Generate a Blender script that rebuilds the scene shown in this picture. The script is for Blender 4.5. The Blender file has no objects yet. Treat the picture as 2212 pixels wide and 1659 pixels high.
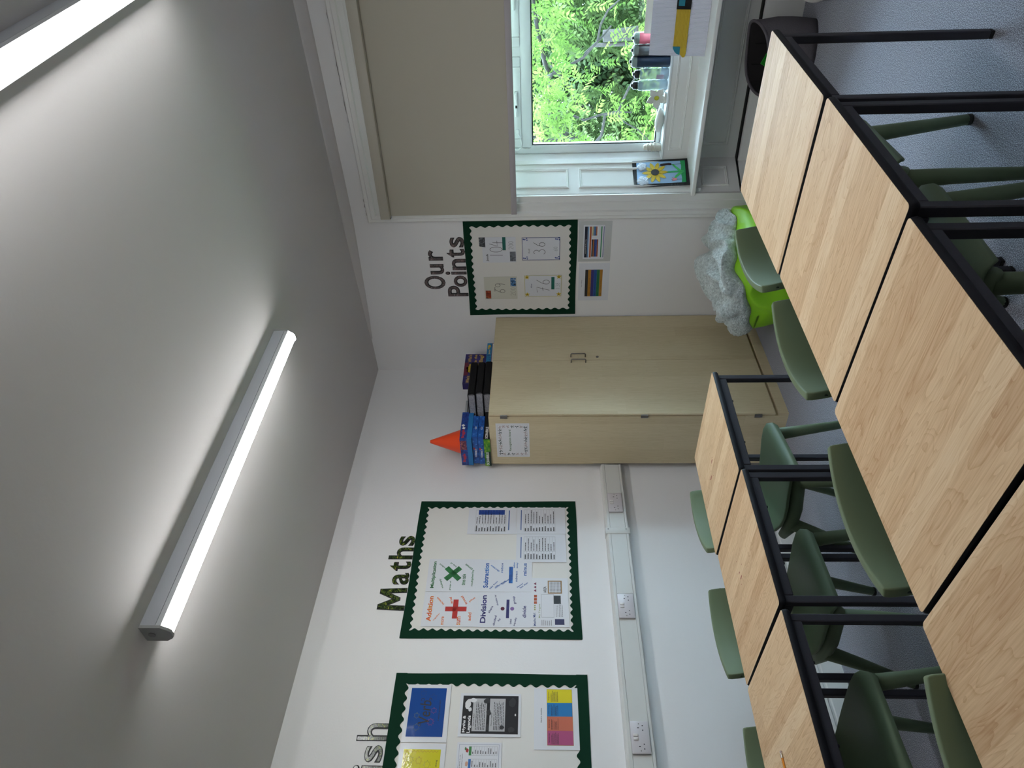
import bpy, bmesh, math, random
import numpy as np
from mathutils import Vector, Matrix, noise
random.seed(7)
S = bpy.context.scene
COL = S.collection
# ------------------------------------------------------------------ camera, sky, exposure
CAMP = Vector((3.433, -4.280, 1.480))
yw, pt, rl = (math.radians(a) for a in (39.973, 2.384, -0.386))
F = Vector((-math.sin(yw)*math.cos(pt), math.cos(yw)*math.cos(pt), math.sin(pt)))
R0 = Vector((math.cos(yw), math.sin(yw), 0)); U0 = R0.cross(F)
R = R0*math.cos(rl)+U0*math.sin(rl); U = -R0*math.sin(rl)+U0*math.cos(rl)
cd = bpy.data.cameras.new('camera'); cam = bpy.data.objects.new('camera', cd); COL.objects.link(cam)
cd.sensor_fit = 'HORIZONTAL'; cd.sensor_width = 36; cd.lens = 36*1550.9/2212; cd.clip_start = .05; cd.clip_end = 200
X, Y, Z = -U, R, -F                       # the photograph was taken in portrait and is stored on its side
cam.matrix_world = Matrix(((X.x, Y.x, Z.x, CAMP.x), (X.y, Y.y, Z.y, CAMP.y), (X.z, Y.z, Z.z, CAMP.z), (0, 0, 0, 1)))
S.camera = cam
W = bpy.data.worlds.new('world'); S.world = W; W.use_nodes = True
wn = W.node_tree; bg = wn.nodes['Background']
bg.inputs[0].default_value = (0.58, 0.82, 1.0, 1); bg.inputs[1].default_value = 13
SUN = bpy.data.lights.new('sun', 'SUN'); SUN.energy = 3; SUN.angle = .5; SUN.color = (1, .96, .86)
so = bpy.data.objects.new('sun', SUN); COL.objects.link(so); so.rotation_euler = (math.radians(38), 0, math.radians(20))
S.view_settings.view_transform = 'Standard'; S.view_settings.look = 'None'
S.view_settings.gamma = 1; S.view_settings.use_curve_mapping = False; S.view_settings.exposure = 0.93
LED = 28.5
H0, HS = 2.738, 0.021                      # ceiling height at the left wall, rise per metre
# ------------------------------------------------------------------ materials
def rgb(h, k=1):
    h = h.lstrip('#'); c = [int(h[i:i+2], 16)/255 for i in (0, 2, 4)]
    return tuple((x/12.92 if x <= .04045 else ((x+.055)/1.055)**2.4)*k for x in c)+(1,)
MATS = {}
def mat(name, col, rough=.6, metal=0, bump=None, spec=.5, **kw):
    if name in MATS: return MATS[name]
    m = bpy.data.materials.new(name); m.use_nodes = True; MATS[name] = m
    b = m.node_tree.nodes['Principled BSDF']
    b.inputs['Base Color'].default_value = rgb(col) if isinstance(col, str) else col
    b.inputs['Roughness'].default_value = rough; b.inputs['Metallic'].default_value = metal
    b.inputs['Specular IOR Level'].default_value = spec
    for k, v in kw.items(): b.inputs[k].default_value = v
    if bump:
        sc, st = bump; N = m.node_tree.nodes; L = m.node_tree.links
        tc = N.new('ShaderNodeTexCoord'); n = N.new('ShaderNodeTexNoise'); n.inputs['Scale'].default_value = sc; n.inputs['Detail'].default_value = 4
        bp = N.new('ShaderNodeBump'); bp.inputs['Strength'].default_value = st; bp.inputs['Distance'].default_value = .01
        L.new(tc.outputs['Object'], n.inputs['Vector']); L.new(n.outputs['Fac'], bp.inputs['Height']); L.new(bp.outputs['Normal'], b.inputs['Normal'])
    return m
def nt(m):
    return m.node_tree.nodes, m.node_tree.links, m.node_tree.nodes['Principled BSDF']
def ramp(N, stops):
    r = N.new('ShaderNodeValToRGB'); e = r.color_ramp.elements
    while len(e) < len(stops): e.new(.5)
    for i, (p, c) in enumerate(stops): e[i].position = p; e[i].color = rgb(c) if isinstance(c, str) else c
    return r
def wood(name, cols, axis, plank, rough=.45, spec=.22):
    """laminate: grain runs along `axis` (0,1,2 of object space); planks of width `plank` across it"""
    m = mat(name, cols[1], rough, spec=spec); N, L, b = nt(m)
    tc = N.new('ShaderNodeTexCoord'); sp = N.new('ShaderNodeSeparateXYZ'); L.new(tc.outputs['Object'], sp.inputs[0])
    oi = N.new('ShaderNodeObjectInfo')
    across = {0: 1, 1: 0, 2: 1}[axis]
    def M(op, a, v=None):
        n = N.new('ShaderNodeMath'); n.operation = op
        if isinstance(a, (int, float)): n.inputs[0].default_value = a
        else: L.new(a, n.inputs[0])
        if v is not None:
            if isinstance(v, (int, float)): n.inputs[1].default_value = v
            else: L.new(v, n.inputs[1])
        return n.outputs[0]
    acr = sp.outputs[across]
    if axis == 2: acr = M('ADD', sp.outputs[0], sp.outputs[1])
    seed = M('MULTIPLY', oi.outputs['Random'], 37.0)
    shift = M('ADD', M('DIVIDE', acr, plank), seed)
    idx = M('FLOOR', shift)
    wn1 = N.new('ShaderNodeTexWhiteNoise'); wn1.noise_dimensions = '1D'; L.new(idx, wn1.inputs['W'])
    # stagger the ends of the planks
    al = M('ADD', M('DIVIDE', sp.outputs[axis], plank*(60 if axis == 0 else 9)), M('MULTIPLY', wn1.outputs['Value'], 5.0))
    wn2 = N.new('ShaderNodeTexWhiteNoise'); wn2.noise_dimensions = '2D'
    cb = N.new('ShaderNodeCombineXYZ'); L.new(idx, cb.inputs[0]); L.new(M('FLOOR', al), cb.inputs[1]); L.new(cb.outputs[0], wn2.inputs['Vector'])
    # grain vector: compressed along the grain
    g = N.new('ShaderNodeCombineXYZ')
    L.new(M('ADD', M('MULTIPLY', sp.outputs[axis], 2.0), M('MULTIPLY', wn2.outputs['Value'], 9.0)), g.inputs[0])
    L.new(M('MULTIPLY', acr, 11.0), g.inputs[1]); L.new(seed, g.inputs[2])
    n1 = N.new('ShaderNodeTexNoise'); n1.inputs['Scale'].default_value = 1.5; n1.inputs['Detail'].default_value = 1.5; n1.inputs['Distortion'].default_value = 1.2
    L.new(g.outputs[0], n1.inputs['Vector'])
    rings = M('FRACT', M('MULTIPLY', n1.outputs['Fac'], 9.0))
    rings = M('POWER', rings, 4.0)
    n2 = N.new('ShaderNodeTexNoise'); n2.inputs['Scale'].default_value = 14; n2.inputs['Detail'].default_value = 5
    g2 = N.new('ShaderNodeCombineXYZ'); L.new(M('MULTIPLY', sp.outputs[axis], .6), g2.inputs[0]); L.new(M('MULTIPLY', acr, 16.0), g2.inputs[1]); L.new(g2.outputs[0], n2.inputs['Vector'])
    v = M('ADD', M('MULTIPLY', wn2.outputs['Value'], .34 if axis == 0 else .22), M('MULTIPLY', n2.outputs['Fac'], .62))
    v = M('ADD', v, M('MULTIPLY', rings, -.20 if axis == 0 else -.10))
    r = ramp(N, [(.12, cols[0]), (.5, cols[1]), (.85, cols[2])]); L.new(v, r.inputs[0]); L.new(r.outputs[0], b.inputs['Base Color'])
    return m
def blot(name, cols, scale, rough=.4, detail=4, dist=2.0, spec=.5):
    m = mat(name, cols[0], rough, spec=spec); N, L, b = nt(m)
    tc = N.new('ShaderNodeTexCoord'); n = N.new('ShaderNodeTexNoise'); n.inputs['Scale'].default_value = scale; n.inputs['Detail'].default_value = detail; n.inputs['Distortion'].default_value = dist
    L.new(tc.outputs['Object'], n.inputs['Vector'])
    k = len(cols); r = ramp(N, [(.30+.42*i/(k-1), c) for i, c in enumerate(cols)]); r.color_ramp.interpolation = 'EASE'
    L.new(n.outputs['Fac'], r.inputs[0]); L.new(r.outputs[0], b.inputs['Base Color'])
    return m
WALL = mat('wall paint', '#e5e4e3', .75, bump=(90, .06))
CEIL = mat('ceiling paint', '#cbc7c4', .85, bump=(50, .05))
GLOSS = mat('white gloss paint', '#e2e2de', .35, bump=(25, .05))
UPVC = mat('white window plastic', '#e6ecec', .28)
TABLEW = wood('beech laminate', ('#bd966e', '#dcbd96', '#eed7b4'), 0, .062, .62)
MAPLE = wood('maple laminate', ('#bcac8b', '#cdbf9e', '#dbceaf'), 2, .11, .55)
EDGE = mat('black edging', '#0f1016', .6, spec=.25)
FRAME = mat('dark grey steel', '#37363c', .55, spec=.3, bump=(400, .05))
FOOT = mat('black rubber', '#0c0c0d', .7)
CHAIR = mat('sage green plastic', '#6a7a5e', .55, spec=.28, bump=(600, .04))
BLACK = mat('black ink', '#141416', .6)
GREY = mat('grey print', '#8a8a8c', .6)
PAPER = mat('white paper', '#d5d7dc', .5)
LAM = mat('laminated white', '#dddfe3', .16)
LIGHTP = mat('mottled paper', '#c9c8ba', .6)
GREEN = mat('dark green border paper', '#04301f', .85, spec=.2)
STEEL = mat('brushed steel', '#8d8a86', .35, 1)
SOCK = mat('white socket plastic', '#c9c5c8', .35)
TRUNK = mat('white trunking plastic', '#cfd0cc', .38)
LAMPB = mat('grey lamp body', '#b9bcc2', .4)
EMI = mat('lit diffuser', '#ffffff', .4); EMI.node_tree.nodes['Principled BSDF'].inputs['Emission Color'].default_value = (.975, .98, 1.0, 1)
EMI.node_tree.nodes['Principled BSDF'].inputs['Emission Strength'].default_value = LED
BLIND = mat('beige blind fabric', '#b2ad9d', .85)
BLINDBAR = mat('grey blind bar', '#a9a4a6', .5)
def C(h, rough=.5): return mat('print '+h, h, rough)
# carpet
CARP = mat('blue grey carpet', '#4c5160', .95, spec=.15); N, L, b = nt(CARP)
tc = N.new('ShaderNodeTexCoord'); mp = N.new('ShaderNodeMapping'); mp.inputs['Scale'].default_value = (300, 440, 1); mp.inputs['Rotation'].default_value = (0, 0, .5)
n = N.new('ShaderNodeTexNoise'); n.inputs['Scale'].default_value = 1; n.inputs['Detail'].default_value = 3
L.new(tc.outputs['Object'], mp.inputs[0]); L.new(mp.outputs[0], n.inputs['Vector'])
r = ramp(N, [(.36, '#2b2c35'), (.5, '#6c6e7a'), (.64, '#c6c8d4')]); L.new(n.outputs['Fac'], r.inputs[0]); L.new(r.outputs[0], b.inputs['Base Color'])
bp = N.new('ShaderNodeBump'); bp.inputs['Strength'].default_value = .5; bp.inputs['Distance'].default_value = .004; L.new(n.outputs['Fac'], bp.inputs['Height']); L.new(bp.outputs[0], b.inputs['Normal'])
b.inputs['Sheen Weight'].default_value = .3
# glass
GLASS = bpy.data.materials.new('window glass'); GLASS.use_nodes = True; N, L = GLASS.node_tree.nodes, GLASS.node_tree.links
N.clear(); o = N.new('ShaderNodeOutputMaterial'); mx = N.new('ShaderNodeMixShader'); t = N.new('ShaderNodeBsdfTransparent'); g = N.new('ShaderNodeBsdfGlossy'); g.inputs['Roughness'].default_value = .02
fr = N.new('ShaderNodeFresnel'); fr.inputs['IOR'].default_value = 1.3; L.new(fr.outputs[0], mx.inputs[0]); L.new(t.outputs[0], mx.inputs[1]); L.new(g.outputs[0], mx.inputs[2]); L.new(mx.outputs[0], o.inputs[0])
def leafmat(name, cols, scale):
    m = bpy.data.materials.new(name); m.use_nodes = True; N, L = m.node_tree.nodes, m.node_tree.links; N.clear()
    o = N.new('ShaderNodeOutputMaterial'); mx = N.new('ShaderNodeMixShader'); mx.inputs[0].default_value = .45
    d = N.new('ShaderNodeBsdfDiffuse'); t = N.new('ShaderNodeBsdfTranslucent'); tc = N.new('ShaderNodeTexCoord'); n = N.new('ShaderNodeTexNoise'); n.inputs['Scale'].default_value = scale; n.inputs['Detail'].default_value = 2
    L.new(tc.outputs['Object'], n.inputs['Vector']); r = ramp(N, [(.33, cols[0]), (.5, cols[1]), (.66, cols[2])]); L.new(n.outputs['Fac'], r.inputs[0])
    L.new(r.outputs[0], d.inputs[0]); L.new(r.outputs[0], t.inputs[0]); L.new(d.outputs[0], mx.inputs[1]); L.new(t.outputs[0], mx.inputs[2]); L.new(mx.outputs[0], o.inputs[0])
    return m
# ------------------------------------------------------------------ mesh helpers
def link(name, me, m, parent=None, smooth=False):
    me.materials.append(m)
    if smooth:
        for p in me.polygons: p.use_smooth = True
    o = bpy.data.objects.new(name, me); COL.objects.link(o)
    if parent: o.parent = parent
    return o
def obj(name, bm, m, parent=None, smooth=False, auto=False):
    bmesh.ops.recalc_face_normals(bm, faces=bm.faces)
    me = bpy.data.meshes.new(name); bm.to_mesh(me); bm.free()
    o = link(name, me, m, parent, smooth or auto)
    if auto:
        me.set_sharp_from_angle(angle=math.radians(38))
    return o
def box(bm, x0, x1, y0, y1, z0, z1, bev=0, seg=2):
    r = bmesh.ops.create_cube(bm, size=1); vs = r['verts']
    for v in vs:
        v.co = Vector((x0 if v.co.x < 0 else x1, y0 if v.co.y < 0 else y1, z0 if v.co.z < 0 else z1))
    if bev:
        es = list({e for v in vs for e in v.link_edges}); bmesh.ops.bevel(bm, geom=es, offset=bev, segments=seg, affect='EDGES', profile=.5)
    return vs
def B(name, x0, x1, y0, y1, z0, z1, m, parent=None, bev=0, seg=2):
    bm = bmesh.new(); box(bm, x0, x1, y0, y1, z0, z1, bev, seg); return obj(name, bm, m, parent, auto=bool(bev))
def prism(bm, pts, z0, z1):
    a = [bm.verts.new((p[0], p[1], z0)) for p in pts]; b_ = [bm.verts.new((p[0], p[1], z1)) for p in pts]
    n = len(pts); bm.faces.new(a[::-1]); bm.faces.new(b_)
    for i in range(n): bm.faces.new((a[i], a[(i+1) % n], b_[(i+1) % n], b_[i]))
def tube(bm, path, rad, seg=10, cap=True, flat=None):
    path = [Vector(p) for p in path]; rad = rad if isinstance(rad, (list, tuple)) else [rad]*len(path)
    rings = []; prev = None
    for i, p in enumerate(path):
        d = (path[min(i+1, len(path)-1)]-path[max(i-1, 0)]).normalized()
        if prev is None: a = d.orthogonal().normalized()
        else:
            a = (prev-d*prev.dot(d)).normalized()
        prev = a; c = d.cross(a)
        rings.append([bm.verts.new(p+(a*math.cos(2*math.pi*k/seg)+c*math.sin(2*math.pi*k/seg))*rad[i]) for k in range(seg)])
    for i in range(len(rings)-1):
        for k in range(seg): bm.faces.new((rings[i][k], rings[i][(k+1) % seg], rings[i+1][(k+1) % seg], rings[i+1][k]))
    if cap: bm.faces.new(rings[0][::-1]); bm.faces.new(rings[-1])
def lathe(bm, prof, seg=24, c=(0, 0, 0)):
    rings = []
    for r_, z in prof: rings.append([bm.verts.new((c[0]+r_*math.cos(2*math.pi*k/seg), c[1]+r_*math.sin(2*math.pi*k/seg), c[2]+z)) for k in range(seg)])
    for i in range(len(rings)-1):
        for k in range(seg): bm.faces.new((rings[i][k], rings[i][(k+1) % seg], rings[i+1][(k+1) % seg], rings[i+1][k]))
    bm.faces.new(rings[0][::-1]); bm.faces.new(rings[-1])
def empty(name, loc=(0, 0, 0), rz=0, parent=None):
    o = bpy.data.objects.new(name, None); COL.objects.link(o); o.location = loc; o.rotation_euler = (0, 0, rz)
    o.empty_display_size = .1
    if parent: o.parent = parent
    return o
def tag(o, label, cat, group=None):
    o['label'] = label; o['category'] = cat
    if group: o['group'] = group
    return o
def struct(o): o['kind'] = 'structure'; return o
def copy_tree(o, parent=None):
    c = o.copy(); COL.objects.link(c)
    if parent: c.parent = parent
    for ch in list(o.children): copy_tree(ch, c)
    return c
# ------------------------------------------------------------------ flat things in a local frame (x right, y up, z out)
def place(o, org, face):
    """face: 'L' on the left wall (normal +x), 'W' facing -y"""
    a = {'L': (Vector((0, 1, 0)), Vector((0, 0, 1))), 'W': (Vector((1, 0, 0)), Vector((0, 0, 1)))}[face]
    n = a[0].cross(a[1])
    o.matrix_world = Matrix(((a[0].x, a[1].x, n.x, org[0]), (a[0].y, a[1].y, n.y, org[1]), (a[0].z, a[1].z, n.z, org[2]), (0, 0, 0, 1)))
def flat(name, x0, x1, y0, y1, m, parent=None, z=0, t=.0006, bev=0):
    return B(name, x0, x1, y0, y1, z, z+t, m, parent)
def rects(name, rs, m, parent, z=.0007, t=.0003):
    bm = bmesh.new()
    for a in rs: box(bm, a[0], a[1], a[2], a[3], z, z+t)
    return obj(name, bm, m, parent)
def frame_lines(x0, x1, y0, y1, w):
    return [(x0, x1, y0, y0+w), (x0, x1, y1-w, y1), (x0, x0+w, y0, y1), (x1-w, x1, y0, y1)]
def poly(name, polys, m, parent, z=.0007, t=.0003):
    bm = bmesh.new()
    for p in polys: prism(bm, p, z, z+t)
    return obj(name, bm, m, parent)
def scribble(name, x0, x1, y0, y1, rows, m, parent, z=.0007, fill=.8, seed=0, th=.35):
    """lines of small print, too small to read"""
    rr = random.Random(seed*31+rows); bm = bmesh.new(); h = (y1-y0)/rows
    for i in range(rows):
        y = y1-(i+.5)*h; x = x0; end = x0+(x1-x0)*(fill+(1-fill)*rr.random())
        while x < end:
            w = min((x1-x0)*rr.uniform(.04, .14), end-x); box(bm, x, x+w, y-h*th/2, y+h*th/2, z, z+.0003); x += w+(x1-x0)*.02
    return obj(name, bm, m, parent)
def text_mesh(body, offset=0, shear=0, extrude=.0):
    cu = bpy.data.curves.new('t', 'FONT'); cu.body = body; cu.size = 1; cu.offset = offset; cu.shear = shear; cu.extrude = extrude; cu.resolution_u = 4
    o = bpy.data.objects.new('t', cu); COL.objects.link(o)
    me = bpy.data.meshes.new_from_object(o.evaluated_get(bpy.context.evaluated_depsgraph_get()))
    bpy.data.objects.remove(o); bpy.data.curves.remove(cu); return me
def text(name, body, x0, x1, y0, y1, m, parent, z=.001, bold=.012, rot=0, shear=0, ext=None):
    """text fitted to a box; the box is turned about its centre by rot degrees"""
    me = text_mesh(body, bold, shear, .5 if ext else 0)
    co = np.empty(len(me.vertices)*3); me.vertices.foreach_get('co', co); co = co.reshape(-1, 3)
    lo, hi = co.min(0), co.max(0); s = (hi-lo); s[s == 0] = 1
    w, h = x1-x0, y1-y0
    co[:, 0] = (co[:, 0]-lo[0])/s[0]*w-w/2; co[:, 1] = (co[:, 1]-lo[1])/s[1]*h-h/2
    a = math.radians(rot); ca, sa = math.cos(a), math.sin(a)
    x = co[:, 0]*ca-co[:, 1]*sa+(x0+x1)/2; y = co[:, 0]*sa+co[:, 1]*ca+(y0+y1)/2
    zz = z+(co[:, 2]*ext if ext else 0)
    me.vertices.foreach_set('co', np.stack([x, y, zz+0*x], 1).ravel()); me.update()
    return link(name, me, m, parent)
def strokes(name, lines, w, m, parent, z=.001):
    """handwriting: flat ribbons along polylines"""
    bm = bmesh.new()
    for ln in lines:
        P = [Vector((p[0], p[1], 0)) for p in ln]; a = []; b_ = []
        for i, p in enumerate(P):
            d = (P[min(i+1, len(P)-1)]-P[max(i-1, 0)]).normalized(); q = Vector((-d.y, d.x, 0))*w/2
            a.append(bm.verts.new(p+q+Vector((0, 0, z)))); b_.append(bm.verts.new(p-q+Vector((0, 0, z))))
        for i in range(len(P)-1): bm.faces.new((a[i], a[i+1], b_[i+1], b_[i]))
    return obj(name, bm, m, parent)
def arc(cx, cy, rx, ry, a0, a1, n=12): return [(cx+rx*math.cos(math.radians(a0+(a1-a0)*i/n)), cy+ry*math.sin(math.radians(a0+(a1-a0)*i/n))) for i in range(n+1)]
DIG = {'0': [arc(.35, .5, .3, .48, 80, 440, 20)], '1': [[(.35, 1), (.33, 0)]], '2': [arc(.35, .72, .28, .26, 160, -30, 10)+[(.3, .3), (.05, .02), (.4, .06), (.7, .0)]],
       '3': [arc(.3, .75, .28, .23, 140, -80, 10)+arc(.32, .26, .33, .27, 80, -150, 10)], '4': [[(.35, 1), (.08, .38), (.7, .42)], [(.5, .75), (.45, -.02)]],
       '6': [[(.6, 1), (.25, .65), (.08, .3)]+arc(.33, .26, .26, .25, 180, 520, 16)], '7': [[(.0, .95), (.65, 1), (.25, 0)], [(.2, .5), (.6, .55)]],
       '8': [arc(.35, .76, .2, .22, 270, 630, 14), arc(.35, .27, .27, .27, 90, 450, 14)], '9': [arc(.33, .72, .25, .25, 20, 380, 16)+[(.55, .4), (.45, 0)]]}
def handnum(body, x, y, h, m, parent, w=.004, step=.75):
    ls = []
    for k, ch in enumerate(body):
        for ln in DIG[ch]: ls.append([(x+(k*step+p[0])*h*.72, y+p[1]*h) for p in ln])
    return strokes('handwritten_number', ls, w, m, parent)
def sheet(name, label, cat, face, u0, u1, v0, v1, off, m=None, group=None):
    """a sheet: root mesh with its own local frame, origin at its lower left corner"""
    o = flat(name, 0, u1-u0, 0, v1-v0, m or PAPER, t=.0006)
    place(o, (off, u0, v0) if face == 'L' else (u0, -off, v0), face)
    tag(o, label, cat, group); return o
# ------------------------------------------------------------------ room shell
RX, RY = 4.5, -6.4
def slab(name, vs, m):
    me = bpy.data.meshes.new(name); me.from_pydata(vs, [], [(0, 1, 2, 3), (7, 6, 5, 4), (0, 4, 5, 1), (1, 5, 6, 2), (2, 6, 7, 3), (3, 7, 4, 0)]); me.update()
    o = link(name, me, m); struct(o); bm = bmesh.new(); bm.from_mesh(me); bmesh.ops.recalc_face_normals(bm, faces=bm.faces); bm.to_mesh(me); bm.free(); return o
o = B('floor', -.15, RX+.15, RY-.15, .25, -.12, 0, CARP); struct(o)
zc = lambda x: H0+HS*x
slab('ceiling', [(-.15, RY-.15, zc(-.15)), (RX+.15, RY-.15, zc(RX+.15)), (RX+.15, .5, zc(RX+.15)), (-.15, .5, zc(-.15)),
                 (-.15, RY-.15, 3.1), (RX+.15, RY-.15, 3.1), (RX+.15, .5, 3.1), (-.15, .5, 3.1)], CEIL)
struct(B('wall_left', -.15, 0, RY-.15, 0, 0, 3.0, WALL)); struct(B('wall_right', RX, RX+.15, RY-.15, 0, 0, 3.0, WALL))
struct(B('wall_near', 0, RX, RY-.15, RY, 0, 3.0, WALL))
XL, XR, XC = 1.415, 2.985, 2.2             # opening of the window recess
bm = bmesh.new()
lp = [(-.15, 0), (XL, 0), (1.535, .25), (1.545, .33), (1.545, .5), (-.15, .5)]
prism(bm, lp, 0, 3.0); prism(bm, [(2*XC-x if x > 0 else RX+.15, y) for x, y in lp], 0, 3.0)
box(bm, XL, XR, 0, .5, 2.50, 3.0); box(bm, 1.53, 2*XC-1.53, .25, .5, 0, .70)
struct(obj('wall_far', bm, WALL))
# cove strip that tapers towards the corner, above the window wall
bm = bmesh.new(); n = 24
rows = []
for i in range(n+1):
    x = .30+(RX-.30)*i/n; h = min(.052, .012+.045*max(0, min(1, (x-.3)/1.1))) if x > .3 else .004
    d = .05*min(1, (x-.3)/.9+.05); z = zc(x)
    rows.append([bm.verts.new((x, -.0, z-h)), bm.verts.new((x, -d*.55, z-h*.85)), bm.verts.new((x, -d, z-.008)), bm.verts.new((x, -d-.03, z+.003)), bm.verts.new((x, 0, z+.003))])
for i in range(n):
    for k in range(4): bm.faces.new((rows[i][k], rows[i+1][k], rows[i+1][k+1], rows[i][k+1]))
o = obj('trim_1', bm, CEIL, smooth=True); struct(o)
# skirting boards
def skirt(bm, pts, h):
    for (x0, y0), (x1, y1) in zip(pts[:-1], pts[1:]):
        d = Vector((x1-x0, y1-y0, 0)).normalized(); n_ = Vector((d.y, -d.x, 0))
        prof = [(0, 0), (.016, 0), (.016, h*.70), (.012, h*.74), (.012, h*.80), (.016, h*.84), (.014, h*.92), (.006, h), (0, h)]
        A = [bm.verts.new(Vector((x0, y0, 0))+n_*p[0]+Vector((0, 0, p[1]))) for p in prof]; Bv = [bm.verts.new(Vector((x1, y1, 0))+n_*p[0]+Vector((0, 0, p[1]))) for p in prof]
        for i in range(len(prof)-1): bm.faces.new((A[i], A[i+1], Bv[i+1], Bv[i]))
        bm.faces.new(A); bm.faces.new(Bv[::-1])
bm = bmesh.new(); skirt(bm, [(0, RY), (0, -1.06)], .145); struct(obj('baseboard_left', bm, GLOSS))
bm = bmesh.new(); skirt(bm, [(.49, 0), (1.24, 0)], .16); skirt(bm, [(3.16, 0), (RX, 0)], .16); struct(obj('baseboard_far', bm, GLOSS))
# boxed plinth at the foot of the window recess, with a dark gap above it
bm = bmesh.new(); box(bm, 1.50, 2*XC-1.50, .19, .25, 0, .215); prism(bm, [(1.415, 0), (1.44, 0), (1.535, .19), (1.515, .25)], 0, .215); prism(bm, [(2*XC-1.415, 0), (2*XC-1.44, 0), (2*XC-1.535, .19), (2*XC-1.515, .25)], 0, .215)
struct(obj('baseboard_recess', bm, GLOSS))
bm = bmesh.new(); box(bm, 1.51, 2*XC-1.51, .215, .2505, .215, .226); prism(bm, [(1.417, 0), (1.425, 0), (1.53, .22), (1.52, .25)], .215, .226)
struct(obj('trim_2', bm, mat('dark gap', '#0b0b0b', .9)))
# architrave round the window recess
def arch_profile(w): return [(0, 0), (0, .018), (w*.25, .018), (w*.28, .024), (w*.40, .024), (w*.42, .018), (w*.62, .020), (w*.66, .032), (w*.80, .036), (w*.84, .028), (w*.95, .030), (w, .022), (w, 0)]
AW = .165; AT = 2.447
bm = bmesh.new(); pr = arch_profile(AW)
path = [(XL, 0, 'l'), (XL, AT, 'lt'), (XR, AT+.035, 'rt'), (XR, 0, 'r')]
rings = []
for x, z, k in path:
    sx = -1 if 'l' in k else 1; tz = 1 if 't' in k else 0
    rings.append([bm.verts.new((x+sx*p[0], -p[1], z+tz*p[0])) for p in pr])
for i in range(3):
    for k in range(len(pr)-1): bm.faces.new((rings[i][k], rings[i+1][k], rings[i+1][k+1], rings[i][k+1]))
struct(obj('trim_3', bm, GLOSS))
# cracked paint along the top of the architrave
bm = bmesh.new(); q = random.Random(4)
for xa, xb in ((1.262, 1.42), (1.80, 2.75)):
    n = 26; up_, dn = [], []
    for i in range(n+1):
        x = xa+(xb-xa)*i/n; z = AT+AW+.035*(x-XL+AW)/(XR-XL+2*AW)*1.0+.0005
        h_ = (.0045+.004*q.random())*min(1, i/3, (n-i)/3+.2)
        up_.append(bm.verts.new((x, -.0015, z+h_))); dn.append(bm.verts.new((x, -.0015, z-.003)))
    for i in range(n): bm.faces.new((dn[i], dn[i+1], up_[i+1], up_[i]))
struct(obj('trim_9', bm, mat('bare brown crack', '#4a3b33', .9)))
# sill board with its nosing and horns
bm = bmesh.new()
prism(bm, [(XL-.012, -.035), (2*XC-XL+.012, -.035), (2*XC-XL+.012, -.002), (2*XC-XL-.002, .002), (2*XC-1.534, .251), (1.534, .251), (XL+.002, .002), (XL-.012, -.002)], .509, .535)
o = obj('trim_4', bm, GLOSS); bv = o.modifiers.new('b', 'BEVEL'); bv.width = .006; bv.segments = 3; struct(o)
bm = bmesh.new(); box(bm, XL+.003, XL+.028, .0, .02, .475, .509); struct(obj('trim_5', bm, GLOSS))
# upper ledge
bm = bmesh.new(); box(bm, 1.535, 2*XC-1.535, .238, .345, .690, .702, .003); struct(obj('trim_6', bm, UPVC))
# panel mouldings on the recess (apron, lower panel, splayed jambs)
def mould_frame(bm, M, x0, x1, y0, y1, w=.022, h=.010):
    prof = [(0, 0), (0, h*.5), (w*.3, h), (w*.5, h*.55), (w*.8, h*.7), (w, 0)]
    cs = [(x0, y0, 1, 1), (x1, y0, -1, 1), (x1, y1, -1, -1), (x0, y1, 1, -1)]
    rg = [[bm.verts.new(M@Vector((cx+sx*p[0], cy+sy*p[0], p[1]))) for p in prof] for cx, cy, sx, sy in cs]
    for i in range(4):
        a, c = rg[i], rg[(i+1) % 4]
        for k in range(len(prof)-1): bm.faces.new((a[k], c[k], c[k+1], a[k+1]))
def MX(org, ux, uy):
    ux = Vector(ux).normalized(); uy = Vector(uy).normalized(); n_ = ux.cross(uy)
    return Matrix(((ux.x, uy.x, n_.x, org[0]), (ux.y, uy.y, n_.y, org[1]), (ux.z, uy.z, n_.z, org[2]), (0, 0, 0, 1)))
bm = bmesh.new(); fw = MX((0, .25, 0), (1, 0, 0), (0, 0, 1))
B_ = box(bm, 1.53, 2*XC-1.53, .246, .2499, .226, .69)
mould_frame(bm, MX((0, .246, 0), (1, 0, 0), (0, 0, 1)), 1.59, 2*XC-1.59, .575, .66, .016, .006)
mould_frame(bm, MX((0, .246, 0), (1, 0, 0), (0, 0, 1)), 1.62, 2*XC-1.62, .285, .45, .02, .007)
struct(obj('trim_7', bm, GLOSS))
bm = bmesh.new()
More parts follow.
